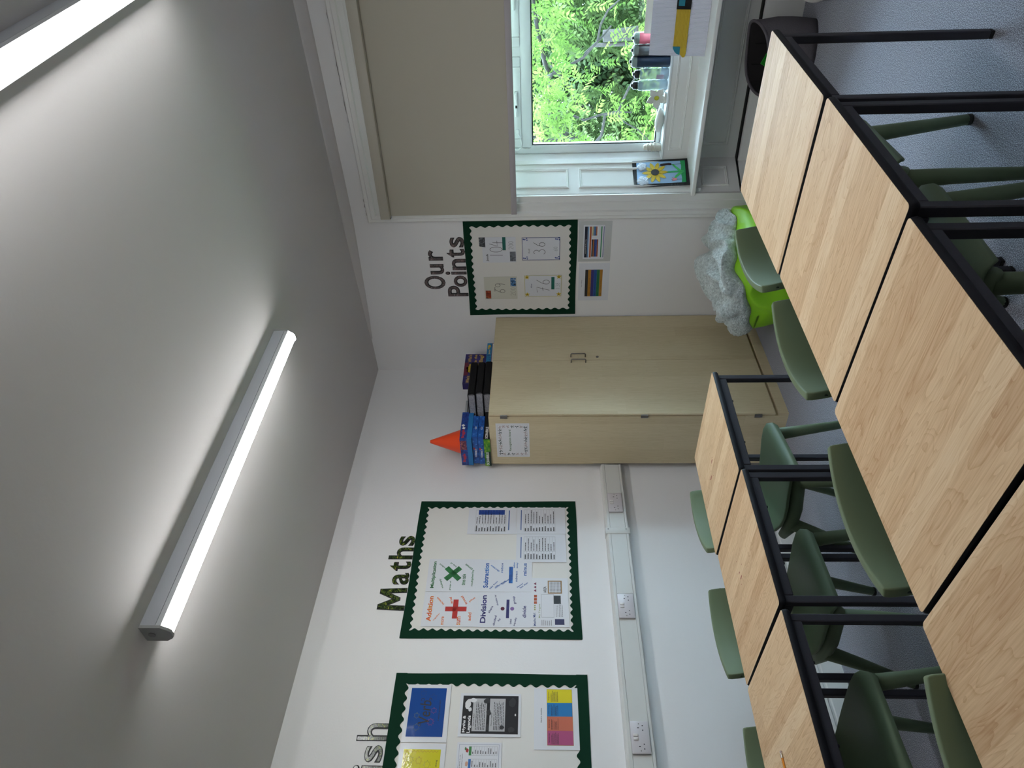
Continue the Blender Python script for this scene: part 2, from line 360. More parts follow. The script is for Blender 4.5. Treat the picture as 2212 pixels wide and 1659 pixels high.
for s in (0, 1):
    ax, ay = (XL, 0) if s == 0 else (2*XC-1.535, .25); bx_, by_ = (1.535, .25) if s == 0 else (2*XC-XL, 0)
    Mj = MX((ax, ay, 0), (bx_-ax, by_-ay, 0), (0, 0, 1)); ln = math.hypot(bx_-ax, by_-ay)
    # the jamb lining, with mouldings standing on it
    vs = [Mj@Vector(p) for p in ((0, .226, .003), (ln, .226, .003), (ln, 2.5, .003), (0, 2.5, .003))]
    bm.faces.new([bm.verts.new(v) for v in vs])
    a0, a1 = (.045, ln-.075) if s == 0 else (.075, ln-.045)
    Mk = Mj@Matrix.Translation((0, 0, .003))
    for z0, z1 in ((.29, .46), (.60, 1.235), (1.30, 2.40)): mould_frame(bm, Mk, a0, a1, z0, z1, .018, .008)
    q = ln-.040 if s == 0 else .020
    for k_, (w_, h_) in enumerate(((.010, .010), (.010, .016))):
        vs_ = box(bm, q+k_*.011, q+k_*.011+.009, .536, 2.5, 0, h_, .003, 1)
    for v in bm.verts:
        if v.index == -1: pass
    bm.verts.ensure_lookup_table()
    # the two beads were built in the local frame: move them on to the jamb
    for v in [v for v in bm.verts if not v.tag and abs(v.co.z) <= .0161 and v.co.y > .5]: v.co = Mk@v.co; v.tag = True
struct(obj('trim_8', bm, GLOSS))
# ------------------------------------------------------------------ window
win = struct(empty('window_1', (XC, .34, .70)))
def wp(name, bm, m, **k):
    o = obj(name, bm, m, win, **k); o.matrix_parent_inverse = win.matrix_basis.inverted(); return o
win_inv = Matrix.Translation((-XC, -.34, -.70))
FZ0, FZ1 = .702, 2.5; WX0, WX1 = 1.545, 2*XC-1.545
def chbar(bm, x0, x1, z0, z1, y0=.335, y1=.40, c=.012):
    box(bm, x0, x1, y0, y1, z0, z1, c, 2)
bm = bmesh.new()
chbar(bm, WX0, WX0+.058, FZ0, FZ1); chbar(bm, WX1-.058, WX1, FZ0, FZ1); chbar(bm, WX0+.056, WX1-.056, FZ0, FZ0+.03, .336, .399); chbar(bm, WX0+.056, WX1-.056, FZ1-.05, FZ1, .336, .399)
wp('frame', bm, UPVC, auto=True)
bm = bmesh.new(); chbar(bm, WX0+.03, WX1-.03, 1.532, 1.607); wp('transom', bm, UPVC, auto=True)
MXX = 2.185
bm = bmesh.new(); chbar(bm, MXX-.033, MXX+.033, 1.59, FZ1-.02); wp('mullion', bm, UPVC, auto=True)
for x0, x1 in ((WX0+.052, MXX-.028), (MXX+.028, WX1-.052)):
    bm = bmesh.new(); z0, z1 = 1.60, FZ1-.045
    for a in ((x0+.057, x1-.057, z0, z0+.058), (x0+.057, x1-.057, z1-.058, z1)): chbar(bm, *a, y0=.3226, y1=.3794, c=.008)
    for a in ((x0, x0+.058, z0, z1), (x1-.058, x1, z0, z1)): chbar(bm, *a, y0=.322, y1=.38, c=.008)
    sa = wp('sash', bm, UPVC, auto=True)
    bm = bmesh.new(); box(bm, x0+.05, x1-.05, .353, .357, z0+.05, z1-.05); p = obj('pane', bm, GLASS, sa)
    p.matrix_parent_inverse = Matrix.Identity(4)
    bm = bmesh.new(); xh = x0+.325
    box(bm, xh-.035, xh+.035, .312, .322, z0+.018, z0+.042, .009, 3); box(bm, xh-.12, xh+.02, .298, .312, z0+.021, z0+.037, .006, 2)
    h = obj('handle', bm, UPVC, sa, auto=True); h.matrix_parent_inverse = Matrix.Identity(4)
    bm = bmesh.new(); box(bm, xh-.062, xh-.045, .2972, .2985, z0+.023, z0+.035); h = obj('lock_button', bm, BLACK, sa); h.matrix_parent_inverse = Matrix.Identity(4)
bm = bmesh.new(); box(bm, WX0+.055, WX1-.055, .363, .367, .72, 1.54); wp('pane', bm, GLASS)
bm = bmesh.new()
for a in ((WX0+.058, WX0+.064, .73, 1.532), (WX1-.064, WX1-.058, .73, 1.532), (WX0+.058, WX1-.058, 1.526, 1.532), (WX0+.058, WX1-.058, .732, .738)): box(bm, a[0], a[1], .345, .362, a[2], a[3])
wp('gasket', bm, mat('black gasket', '#0d1216', .4))
bm = bmesh.new(); tube(bm, [(1.69, .315, 1.625), (1.675, .295, 1.612), (1.645, .285, 1.60), (1.61, .285, 1.605), (1.588, .30, 1.625), (1.583, .318, 1.65)], .004, 8)
box(bm, 1.685, 1.72, .312, .325, 1.615, 1.637, .006); box(bm, 1.562, 1.592, .315, .336, 1.632, 1.66, .008)
wp('cable_restrictor', bm, UPVC, auto=True)
# ------------------------------------------------------------------ roller blind
bl = tag(empty('roller_blind', (XC, -.06, 2.5)), 'pale beige roller blind pulled halfway down over the window', 'blind')
def bp_(name, bm, m, **k):
    o = obj(name, bm, m, bl, **k); o.matrix_parent_inverse = Matrix.Translation((-XC, .06, -2.5)); return o
BX0, BX1 = 1.318, 2*XC-1.318
bm = bmesh.new(); box(bm, BX0-.006, BX1+.006, -.105, -.040, 2.445, 2.505, .003); bp_('cassette', bm, mat('beige cassette', '#b3ae9f', .45), auto=True)
bm = bmesh.new(); nx, nz = 40, 30; g_ = [[], []]
for sd, off in ((0, 0), (1, .004)):
    for i in range(nx+1):
        g_[sd].append([bm.verts.new((BX0+(BX1-BX0)*i/nx, -.064+off-.003*(1-k/nz)*math.sin((BX0+2.2*i/nx)*7.1+k*.1), 1.66+.80*k/nz)) for k in range(nz+1)])
for i in range(nx):
    for k in range(nz):
        for G_ in g_: bm.faces.new((G_[i][k], G_[i+1][k], G_[i+1][k+1], G_[i][k+1]))
    for k in (0, nz): bm.faces.new((g_[0][i][k], g_[0][i+1][k], g_[1][i+1][k], g_[1][i][k]))
for k in range(nz):
    for i in (0, nx): bm.faces.new((g_[0][i][k], g_[0][i][k+1], g_[1][i][k+1], g_[1][i][k]))
bp_('fabric', bm, BLIND)
bm = bmesh.new(); box(bm, BX0, BX1, -.075, -.055, 1.632, 1.668, .003); bp_('bottom_bar', bm, BLINDBAR, auto=True)
bm = bmesh.new(); box(bm, BX0-.02, BX0-.006, -.075, -.05, 2.445, 2.46, .003); bp_('bracket', bm, STEEL, auto=True)
# ------------------------------------------------------------------ ceiling lights
def batten(name, x, y0, y1, label, rz=0):
    zt = zc(x); r_ = empty(name, (x, (y0+y1)/2, zt)); tag(r_, label, 'ceiling light', 'batten lights on the ceiling'); L_ = (y1-y0)/2
    r_.rotation_euler = (0, 0, math.radians(rz))
    w = .038
    def ext(nm, prof, a, b_, m, sm=False):
        bm = bmesh.new(); A = [bm.verts.new((p[0], a, p[1])) for p in prof]; Q = [bm.verts.new((p[0], b_, p[1])) for p in prof]; n = len(prof)
        for i in range(n): bm.faces.new((A[i], A[(i+1) % n], Q[(i+1) % n], Q[i]))
        bm.faces.new(A[::-1]); bm.faces.new(Q); return obj(nm, bm, m, r_, smooth=False)
    ext('body', [(-w, 0), (w, 0), (w, -.050), (-w, -.050)], -L_, L_, LAMPB)
    ext('side_shade', [(-w, -.0515), (w, -.0515), (w-.002, -.068), (-w+.002, -.068)], -L_, L_, mat('clear diffuser side', '#c4c8cb', .3))
    ext('diffuser', [(-.025, -.067), (.025, -.067), (.0245, -.080), (.019, -.088), (.011, -.092), (-.011, -.092), (-.019, -.088), (-.0245, -.080)], -L_+.004, L_-.004, EMI)
    for s in (-1, 1):
        y = s*(L_+.004)
        o = ext('end_cap', [(-w-.001, 0), (w+.001, 0), (w+.001, -.069), (.024, -.090), (.014, -.097), (-.014, -.097), (-.024, -.090), (-w-.001, -.069)], y-.005, y+.005, mat('grey end cap', '#9c9d9c', .5))
    bm = bmesh.new(); tube(bm, [(0, -L_-.0095, -.032), (0, -L_-.012, -.032)], .012, 16); obj('knockout', bm, mat('grey knockout', '#858685', .5), r_)
    return r_
batten('batten_light', 1.392, -3.055, -1.500, 'long LED batten light on the ceiling, the whole of it in view', -1.3)
batten('batten_light', 2.972, -3.055, -1.500, 'LED batten light cut off by the corner of the photo', -2.4)
# ------------------------------------------------------------------ trunking and sockets
tr = tag(empty('cable_trunking', (0, -2.2, 1.04)), 'white plastic cable trunking running along the wall from the cupboard', 'cable trunking')
def tpx(name, bm, m, **k):
    o = obj(name, bm, m, tr, **k); o.matrix_parent_inverse = Matrix.Translation((0, 2.2, -1.04)); return o
def extr_y(bm, prof, y0, y1):
    A = [bm.verts.new((p[0], y0, p[1])) for p in prof]; Q = [bm.verts.new((p[0], y1, p[1])) for p in prof]; n = len(prof)
    for i in range(n): bm.faces.new((A[i], A[(i+1) % n], Q[(i+1) % n], Q[i]))
    bm.faces.new(A[::-1]); bm.faces.new(Q)
bm = bmesh.new(); extr_y(bm, [(0, .975), (.044, .975), (.05, .981), (.05, .992), (.046, .994), (.046, 1.082), (.05, 1.084), (.05, 1.098), (.038, 1.106), (0, 1.110)], RY+.2, -1.056); tpx('body', bm, TRUNK)
for y0, y1 in ((RY+.2, -2.862), (-2.706, -2.175), (-2.013, -1.585), (-1.575, -1.462), (-1.298, -1.058)):
    bm = bmesh.new(); box(bm, .0462, .0488, y0, y1, .995, 1.081); tpx('cover', bm, TRUNK)
bm = bmesh.new(); box(bm, 0, .0525, -1.612, -1.568, .970, 1.113, .002); tpx('joint_clip', bm, TRUNK, auto=True)
for z in (.992, 1.096):
    bm = bmesh.new(); tube(bm, [(.0525, -1.58, z), (.0545, -1.58, z)], .004, 8); tpx('screw', bm, STEEL)
def socket(y, label):
    s = tag(empty('double_socket', (.049, y, 1.040)), label, 'socket', 'double sockets in the trunking')
    bm = bmesh.new(); box(bm, 0, .010, -.074, .074, -.043, .043, .003); obj('face_plate', bm, SOCK, s, auto=True)
    for dy in (-.0085, .0085):
        bm = bmesh.new(); box(bm, .010, .0145, dy-.006, dy+.006, .010, .032, .0015); obj('switch', bm, mat('white rocker', '#dddbd8', .3), s, auto=True)
    for sy in (-1, 1):
        bm = bmesh.new(); c = sy*.042
        box(bm, .0095, .0104, c-.002, c+.002, .002, .010); box(bm, .0095, .0104, c-.013, c-.008, -.017, -.012); box(bm, .0095, .0104, c+.008, c+.013, -.017, -.012)
        obj('outlet_holes', bm, BLACK, s)
        bm = bmesh.new(); tube(bm, [(.0098, sy*.061, .002), (.0108, sy*.061, .002)], .0028, 8); obj('screw', bm, STEEL, s)
socket(-1.380, 'white double socket in the trunking nearest the cupboard')
socket(-2.095, 'middle white double socket, below the maths board corner')
socket(-2.783, 'white double socket nearest the left edge, beneath the first display board')
# ------------------------------------------------------------------ cupboard
cb = tag(empty('storage_cupboard', (0, 0, 0)), 'tall two-door maple cupboard standing in the corner', 'cupboard')
D_, C1, C2, HC = .483, -1.052, -.012, 1.809
bm = bmesh.new(); d0 = D_-.020
box(bm, .055, d0, C1, C1+.018, 0, HC); box(bm, .055, d0, C2-.018, C2, 0, HC); box(bm, .055, d0, C1+.018, C2-.018, HC-.018, HC); box(bm, .055, d0, C1+.018, C2-.018, .062, .080); box(bm, .055, .063, C1+.018, C2-.018, .08, HC-.018)
box(bm, .10, D_-.002, C1+.002, C2-.002, 0, .060); box(bm, .03, .055, C1+.02, C2-.02, 1.15, HC-.05)
obj('carcass', bm, MAPLE, cb)
SPL = -.5195
for i, (a, b_) in enumerate(((C1+.002, SPL-.0015), (SPL+.0015, C2-.002))):
    bm = bmesh.new(); box(bm, d0+.006, D_, a, b_, .078, HC-.003, .001, 1); d = obj('door', bm, MAPLE, cb)
    y = (-.545, -.484)[i]; bm = bmesh.new(); zA, zB = 1.190, 1.286
    tube(bm, [(D_-.001, y, zA)]+[(D_+.028-.009+.009*math.sin(t), y, zA+.009-.009*math.cos(t)) for t in (.3, .8, 1.3)]+[(D_+.028-.009+.009*math.sin(t), y, zB-.009+.009*math.cos(t)) for t in (1.3, .8, .3)]+[(D_-.001, y, zB)], .0042, 10)
    obj('handle', bm, STEEL, d, smooth=True)
    if i:
        bm = bmesh.new(); tube(bm, [(D_-.001, -.487, 1.110), (D_+.004, -.487, 1.110)], .009, 16); tube(bm, [(D_+.004, -.487, 1.110), (D_+.0045, -.487, 1.110)], .003, 8); obj('lock', bm, STEEL, d)
    for z in (1.715, .86, .18):
        ye = C1 if i == 0 else C2; s = -1 if i == 0 else 1
        bm = bmesh.new(); box(bm, d0-.010, D_-.004, min(ye, ye+s*.006), max(ye, ye+s*.006), z-.022, z+.022, .001, 1); tube(bm, [(d0+.001, ye+s*.006, z-.022), (d0+.001, ye+s*.006, z+.022)], .005, 8)
        obj('hinge', bm, STEEL, d)
# ------------------------------------------------------------------ tables
TW, TD, TH = .592, .600, .710
def rrect(x0, x1, y0, y1, r_, n=5):
    P = []
    for cx, cy, a in ((x1-r_, y1-r_, 0), (x0+r_, y1-r_, 90), (x0+r_, y0+r_, 180), (x1-r_, y0+r_, 270)):
        P += [(cx+r_*math.cos(math.radians(a+90*i/n)), cy+r_*math.sin(math.radians(a+90*i/n))) for i in range(n+1)]
    return P
def make_table():
    """origin on the floor under the far left corner of the top; +x right, -y towards the viewer"""
    t = empty('classroom_table'); g = .0035
    x0, x1, y1, y0 = g, TW-g, -g, -TD+g
    bm = bmesh.new(); levels = [(0, 0, .012), (.0, .003, .016), (.0, .018, .016), (.002, .022, .014), (.005, .0245, .012)]
    rings = []
    for ins, dz, rr in ((.006, .025, .012), (.002, .021, .014), (0, .014, .016), (.001, .006, .015), (.004, .001, .012), (.009, 0, .010)):
        rings.append([bm.verts.new((p[0], p[1], TH-dz)) for p in rrect(x0+ins, x1-ins, y0+ins, y1-ins, rr)])
    rings.append([bm.verts.new((p[0], p[1], TH-.0004)) for p in rrect(x0+.012, x1-.012, y0+.012, y1-.012, .008)])
    n = len(rings[0])
    for i in range(len(rings)-1):
        for k in range(n): bm.faces.new((rings[i][k], rings[i][(k+1) % n], rings[i+1][(k+1) % n], rings[i+1][k]))
    bm.faces.new(rings[0][::-1]); bm.faces.new(rings[-1])
    obj('edging', bm, EDGE, t, smooth=False, auto=True)
    bm = bmesh.new(); prism(bm, rrect(x0+.0045, x1-.0045, y0+.0045, y1-.0045, .011), TH-.0003, TH+.0006); obj('tabletop', bm, TABLEW, t)
    i_, s = .014, .027; a0, a1, b0, b1 = x0+i_, x1-i_, y0+i_, y1-i_; zr0, zr1 = TH-.058, TH-.0255
    bm = bmesh.new()
    for q in ((a0+s, a1-s, b0, b0+s), (a0+s, a1-s, b1-s, b1), (a0, a0+s, b0+s, b1-s), (a1-s, a1, b0+s, b1-s)): box(bm, q[0], q[1], q[2], q[3], zr0, zr1, .003, 1)
    obj('frame_rail', bm, FRAME, t, auto=True)
    bm = bmesh.new()
    for yb in (b0+.16, b1-.16): tube(bm, [(a1-s/2, yb, zr0), (a1-s/2, yb, zr0-.006)], .005, 8); tube(bm, [(a0+s/2, yb, zr0), (a0+s/2, yb, zr0-.006)], .005, 8)
    obj('bolt', bm, BLACK, t)
    for lx in (a0, a1-s):
        for ly in (b0, b1-s):
            bm = bmesh.new(); box(bm, lx, lx+s, ly, ly+s, .012, zr1, .003, 1); lg = obj('leg', bm, FRAME, t, auto=True)
            bm = bmesh.new(); box(bm, lx+.0005, lx+s-.0005, ly+.0005, ly+s-.0005, 0, .0125, .002, 1); obj('rubber_foot', bm, FOOT, lg, auto=True)
    return t
T0 = make_table()
TG = 'square classroom tables in two rows'
tabs = [(2.194, -1.649, -2.3, 'beech square table at the window end of the right row'), (2.177, -2.250, -2.9, 'second table from the window in the right row'),
        (2.128, -2.846, -2.7, 'third table from the window in the right row, large in view'), (2.086, -3.444, -3.0, 'nearest table of the right row, cut off by the lower right corner'),
        (.777, -1.702, -2.1, 'table at the cupboard end of the left row, with red stains'), (.786, -2.312, -1.7, 'middle table of the left row, red-brown marks on its top'),
        (.771, -2.910, -2.5, 'nearest table of the left row with a pencil on it')]
for i, (x, y, a, lb) in enumerate(tabs):
    o = T0 if i == 0 else copy_tree(T0); o.location = (x, y, 0); o.rotation_euler = (0, 0, math.radians(a)); tag(o, lb, 'table', TG)
# ------------------------------------------------------------------ chairs
def make_chair():
    c = empty('school_chair')
    # rows along the shell: (x, z, half width, edge lift, edge forward)
    prof = [(.205, .385, .168, 0, 0, 0), (.212, .402, .186, .002, 0, 0), (.200, .420, .200, .004, 0, 0), (.165, .424, .210, .006, 0, 0), (.10, .417, .213, .012, 0, 0), (.03, .408, .210, .016, 0, 0), (-.04, .402, .203, .020, .002, 0), (-.10, .402, .186, .024, .006, 0),
            (-.15, .410, .162, .024, .012, 0), (-.185, .432, .140, .016, .018, 0), (-.205, .468, .132, .008, .024, 0), (-.216, .510, .140, .0, .030, 0), (-.226, .555, .168, 0, .040, 0), (-.237, .605, .196, 0, .047, 0), (-.248, .655, .208, 0, .050, 0), (-.258, .700, .211, -.002, .050, 0), (-.264, .730, .211, -.003, .050, 0), (-.267, .746, .208, -.004, .050, 0)]
    nu = 20
    def grid(rows):
        out = []
        for (x, z, hw, lift, fwd, _) in rows:
            row = []
            for k in range(nu+1):
                s = -1+2*k/nu; e = abs(s)**2.1
                row.append(Vector((x+fwd*e, hw*s, z+lift*e)))
            out.append(row)
        return out
    G = grid(prof)
    def shell(name, rows, th, m):
        bm = bmesh.new(); V = [[bm.verts.new(p) for p in r_] for r_ in rows]
        for i in range(len(V)-1):
            for k in range(nu): bm.faces.new((V[i][k], V[i+1][k], V[i+1][k+1], V[i][k+1]))
        bmesh.ops.recalc_face_normals(bm, faces=bm.faces)
        me = bpy.data.meshes.new(name); bm.to_mesh(me); bm.free()
        o = link(name, me, m, c, True)
        so_ = o.modifiers.new('s', 'SOLIDIFY'); so_.thickness = th; so_.offset = 0
        bv = o.modifiers.new('b', 'BEVEL'); bv.width = .0045; bv.segments = 3; bv.limit_method = 'ANGLE'; bv.angle_limit = math.radians(50)
        return o
    shell('seat', G[:11], .012, CHAIR); shell('backrest', G[10:], .024, CHAIR)
    for s in (-1, 1):
        y = s*.178
        # side frame: upper rail from which both legs of one side spring
        bm = bmesh.new(); tube(bm, [(.185, s*.180, .392), (.12, s*.180, .386), (.0, s*.178, .378), (-.11, s*.172, .380), (-.165, s*.162, .400)], [.022, .030, .033, .030, .020], 12)
        obj('side_rail', bm, CHAIR, c, smooth=True)
        for nm, top, kn, ft in (('front', (.150, s*.182, .385), (.165, s*.196, .25), (.185, s*.228, .010)), ('rear', (-.085, s*.178, .378), (-.135, s*.196, .24), (-.235, s*.222, .010))):
            bm = bmesh.new(); tube(bm, [top, kn, ft], [.030, .0245, .0180], 12); lg = obj('leg', bm, CHAIR, c, smooth=True)
            bm = bmesh.new(); lathe(bm, [(.0175, 0), (.0195, .003), (.0195, .014), (.016, .018)], 12, (ft[0], ft[1], 0)); obj('foot_cap', bm, mat('dark foot cap', '#10160f', .6), lg, smooth=True)
    for s in (-1, 1):
        bm = bmesh.new(); tube(bm, [(-.209, s*.2085, .690), (-.209, s*.2122, .690)], .0048, 12); obj('side_hole', bm, mat('dark hole shade', '#16301a', .6), c)  # dark coloured disc painted in for the shade inside a small side hole
    return c
CH0 = make_chair()
CG = 'green plastic chairs pushed in at the tables'
chairs = [(2.315, -1.995, 1.0, 'green plastic chair nearest the window, in front of the beanbag'), (2.325, -2.555, -5, 'second green chair from the window beside the right row'),
          (2.290, -3.165, -4.5, 'third green chair from the window in the right row, largest in view'), (2.285, -3.775, -3, 'green chair cut off at the bottom of the right row'),
          (.925, -2.015, 10, 'green chair against the wall side of the left row, nearest the cupboard'), (.860, -2.585, 3, 'middle green chair on the wall side of the left row'), (.935, -3.235, 2, 'nearest green chair of the left row, cut off by the photo edge')]
for i, (x, y, a, lb) in enumerate(chairs):
    o = CH0 if i == 0 else copy_tree(CH0); o.location = (x, y, 0); o.rotation_euler = (0, 0, math.radians(a)); tag(o, lb, 'chair', CG)
# pencil and stains
pc = empty('pencil', (.998, -3.238, TH+.0045), math.radians(-92)); tag(pc, 'yellow pencil with a metal ferrule lying on the left row table', 'pencil')
bm = bmesh.new(); tube(bm, [(.022, 0, 0), (.17, 0, 0)], .0036, 6); obj('shaft', bm, mat('orange pencil paint', '#d9871f', .35), pc)
bm = bmesh.new(); tube(bm, [(.008, 0, 0), (.022, 0, 0)], .0038, 10); obj('ferrule', bm, mat('shiny ferrule', '#c9c5ba', .25, 1), pc)
bm = bmesh.new(); tube(bm, [(0, 0, 0), (.008, 0, 0)], .0036, 10); obj('eraser', bm, mat('pale eraser', '#c9b7b0', .8), pc)
bm = bmesh.new(); tube(bm, [(.17, 0, 0), (.185, 0, 0)], [.0036, .0006], 6); obj('tip', bm, mat('bare wood', '#c99d68', .7), pc)
STAIN = mat('red stain', '#9c4a3e', .6)
def stain(tab, pts):
    bm = bmesh.new(); q = random.Random(3)
    for x, y, s, an in pts:
        P = [(x+s*q.uniform(.5, 1)*math.cos(a_)*(1.7 if an else 1), y+s*q.uniform(.4, 1)*math.sin(a_)*.6) for a_ in [2*math.pi*k/9 for k in range(9)]]
        prism(bm, P, TH+.0006, TH+.0009)
    return obj('stain', bm, STAIN, tab)
for o in list(bpy.data.objects):
    if o.name.startswith('classroom_table') and o.get('label', '').startswith('table at the cupboard'): stain(o, [(.275, -.27, .012, 1), (.29, -.262, .005, 0), (.205, -.31, .012, 1), (.25, -.335, .003, 0), (.22, -.34, .003, 0), (.18, -.30, .003, 1)])
    if o.get('label', '').startswith('middle table'): stain(o, [(.25, -.255, .007, 1), (.26, -.28, .009, 1), (.24, -.30, .004, 0), (.30, -.25, .004, 0), (.22, -.24, .003, 0), (.245, -.20, .003, 1)])
# ------------------------------------------------------------------ display boards
def board(name, label, face, u0, u1, v0, v1, w, amp, n1, n2, close=(1, 1, 1, 1)):
    r_ = empty(name); place(r_, (.0, u0, v0) if face == 'L' else (u0, 0, v0), face); tag(r_, label, 'display board')
    Wd, Hd = u1-u0, v1-v0
    flat('backing', w*.6, Wd-w*.6, w*.6, Hd-w*.6, mat('white backing paper', '#dcdad4', .65), r_, z=.0006, t=.001)
    def strip(p0, p1, inn, n):
        p0, p1, inn = Vector(p0), Vector(p1), Vector(inn); bm = bmesh.new(); a, c = [], []; m = n*10
        for i in range(m+1):
            t = i/m; q = p0.lerp(p1, t); off = w-amp/2+amp/2*math.cos(2*math.pi*t*n+math.pi)+.002*math.sin(t*9); wob = .0035*math.sin(t*7+n)
            for z in (.0018, .0030):
                a.append(bm.verts.new((q-inn*wob*.6+Vector((0, 0, z))))); c.append(bm.verts.new(q+inn*off+Vector((0, 0, z))))
        for i in range(m):
            j, k = 2*i, 2*i+2
            bm.faces.new((a[j+1], a[k+1], c[k+1], c[j+1])); bm.faces.new((a[j], a[k], c[k], c[j])); bm.faces.new((c[j], c[k], c[k+1], c[j+1])); bm.faces.new((a[j], a[k], a[k+1], a[j+1]))
        o = obj('border_strip', bm, GREEN, r_); return o
    strip((0, 0, 0), (Wd, 0, 0), (0, 1, 0), n1).location.z += .0002; strip((0, Hd, 0), (Wd, Hd, 0), (0, -1, 0), n1).location.z += .0004
    strip((0, 0, 0), (0, Hd, 0), (1, 0, 0), n2); strip((Wd, 0, 0), (Wd, Hd, 0), (-1, 0, 0), n2).location.z += .0006
    return r_
board('display_board', 'display board with a green wavy border below the word Maths', 'L', -2.262, -1.328, 1.279, 2.237, .055, .013, 21, 20)
board('display_board', 'green-bordered display board with the blue poster, at the left edge', 'L', -3.50, -2.455, 1.265, 2.222, .068, .015, 20, 17)
board('display_board', 'smaller green-bordered board below the words Our Points', 'W', .500, 1.245, 1.240, 1.992, .052, .013, 15, 13)
Z1 = .0040
# maths sheets
def words(s, lst, m):
    for (w_, x0, x1, y0, y1, r_) in lst: text('word', w_, x0, x1, y0, y1, m, s, rot=r_, bold=.02)
gw = 'operation word posters'
s = sheet('addition_poster', 'Addition poster with a red plus sign', 'poster', 'L', -2.195, -1.981, 1.839, 2.135, Z1)
mo = blot('orange red print', ('#c8201c', '#d86a1e', '#dcb42a'), 22, .5)
text('heading', 'Addition', .03, .185, .245, .272, mo, s, bold=.03)
rects('plus_sign', [(.048, .165, .105, .133), (.092, .121, .058, .174)], C('#b3231c'), s)
words(s, [('increase', .125, .185, .20, .212, 42), ('together', .03, .085, .212, .222, -35), ('more', .01, .06, .175, .188, 0), ('and', .138, .180, .140, .154, 15), ('sum', .01, .06, .085, .105, 0), ('total', .130, .190, .068, .082, 30), ('add', .035, .085, .03, .047, 0), ('plus', .145, .185, .024, .038, -50)], mo)
s = sheet('multiplication_poster', 'Multiplication poster with a green cross', 'poster', 'L', -1.979, -1.762, 1.839, 2.135, Z1+.0001)
mg = blot('green print', ('#144a24', '#1f6b34', '#2f7f44'), 14, .5)
text('heading', 'Multiplication', .022, .20, .247, .272, mg, s, bold=.03)
q = math.pi/4; cx, cy = .118, .152
poly('times_sign', [[(cx+(a*math.cos(t)-b_*math.sin(t)), cy+(a*math.sin(t)+b_*math.cos(t))) for a, b_ in ((-.056, -.015), (.056, -.015), (.056, .015), (-.056, .015))] for t in (q, -q)], mg, s)
words(s, [('multiply', .02, .085, .205, .218, 20), ('product', .135, .195, .205, .218, 50), ('lots of', .155, .20, .15, .16, 50), ('groups of', .008, .068, .155, .166, 0), ('times table', .04, .115, .078, .10, 0), ('times', .135, .19, .058, .072, 50), ('multiplied by', .035, .145, .032, .046, 0)], mg)
s = sheet('subtraction_poster', 'Subtraction poster with a blue minus sign', 'poster', 'L', -1.979, -1.764, 1.543, 1.8385, Z1+.0002)
mb = blot('blue print', ('#0d3f7c', '#1755a3', '#3380c8'), 12, .5)
text('heading', 'Subtraction', .025, .19, .245, .272, mb, s, bold=.03)
rects('minus_sign', [(.055, .165, .108, .13)], mb, s)
words(s, [('decrease', .12, .185, .205, .217, 50), ('reduce', .125, .19, .165, .177, 0), ('difference', .01, .085, .172, .184, -50), ('between', .04, .10, .138, .15, -50), ('take', .155, .195, .098, .107, 0), ('away', .155, .195, .078, .088, 0), ('subtract', .065, .135, .082, .094, 0), ('minus', .105, .19, .03, .05, 0), ('fewer', .02, .065, .062, .07, -50), ('less than', .015, .07, .04, .05, -50), ('take from', .01, .075, .21, .22, -40)], mb)
s = sheet('division_poster', 'Division poster with a purple division sign', 'poster', 'L', -2.197, -1.981, 1.545, 1.8385, Z1)
mp_ = blot('purple print', ('#5b1534', '#7a2f5c', '#7b5590'), 14, .5)
text('heading', 'Division', .025, .195, .245, .275, mp_, s, bold=.03)
rects('division_bar', [(.055, .168, .120, .136)], mp_, s)
poly('division_dot', [[(.112+.011*math.cos(t/3), .156+.011*math.sin(t/3)) for t in range(19)]], C('#5b1534'), s)
poly('division_dot', [[(.112+.011*math.cos(t/3), .104+.011*math.sin(t/3)) for t in range(19)]], C('#80609a'), s)
words(s, [('divisible by', .13, .20, .185, .196, 15), ('share', .085, .13, .215, .228, -25), ('divided', .01, .07, .19, .202, -10), ('by', .035, .055, .165, .177, -30), ('group', .14, .19, .085, .098, 10), ('into', .02, .05, .105, .116, 0), ('equally', .008, .06, .08, .092, -12), ('divide', .058, .13, .028, .048, 0)], mp_)
s = sheet('maths_mat', 'pale maths mat sheet with many small figures, bottom left of the Maths board', 'poster', 'L', -2.194, -1.888, 1.343, 1.547, Z1+.0001, LAM)
text('heading', 'Maths Mat', .008, .085, .178, .192, C('#2a3f7c'), s, rot=3); text('heading', 'My Targets', .055, .14, .152, .163, C('#8d9a6a'), s)
rects('target_panel', frame_lines(.058, .20, .08, .148, .0012), GREY, s)
scribble('text_lines', .01, .045, .09, .15, 6, GREY, s, seed=1); scribble('text_lines', .06, .15, .03, .072, 5, GREY, s, seed=2)
rects('dark_panel', [(.140, .192, .042, .080)], C('#17171b'), s); rects('purple_panel', [(.014, .048, .026, .076)], C('#2b2552'), s); rects('yellow_frame', frame_lines(.205, .288, .034, .112, .006), C('#94703f'), s); rects('number_grid', [(.212+.009*i, .218+.009*i, .040+.008*k, .0455+.008*k) for i in range(8) for k in range(8)], GREY, s)
poly('shape', [[(.215+.022*i, .176), (.233+.022*i, .176), (.224+.022*i, .190)] for i in range(3)], C('#7c2f4a'), s); poly('shape', [[(.14+.02*i, .172), (.156+.02*i, .172), (.156+.02*i, .188), (.14+.02*i, .188)] for i in range(3)], C('#b0532f'), s)
poly('shape', [[(.105+.012*i+.005*math.cos(t), .183+.005*math.sin(t)) for t in range(6)] for i in range(3)], C('#9b9a5f'), s)
text('heading', 'AREA', .21, .25, .12, .136, BLACK, s)
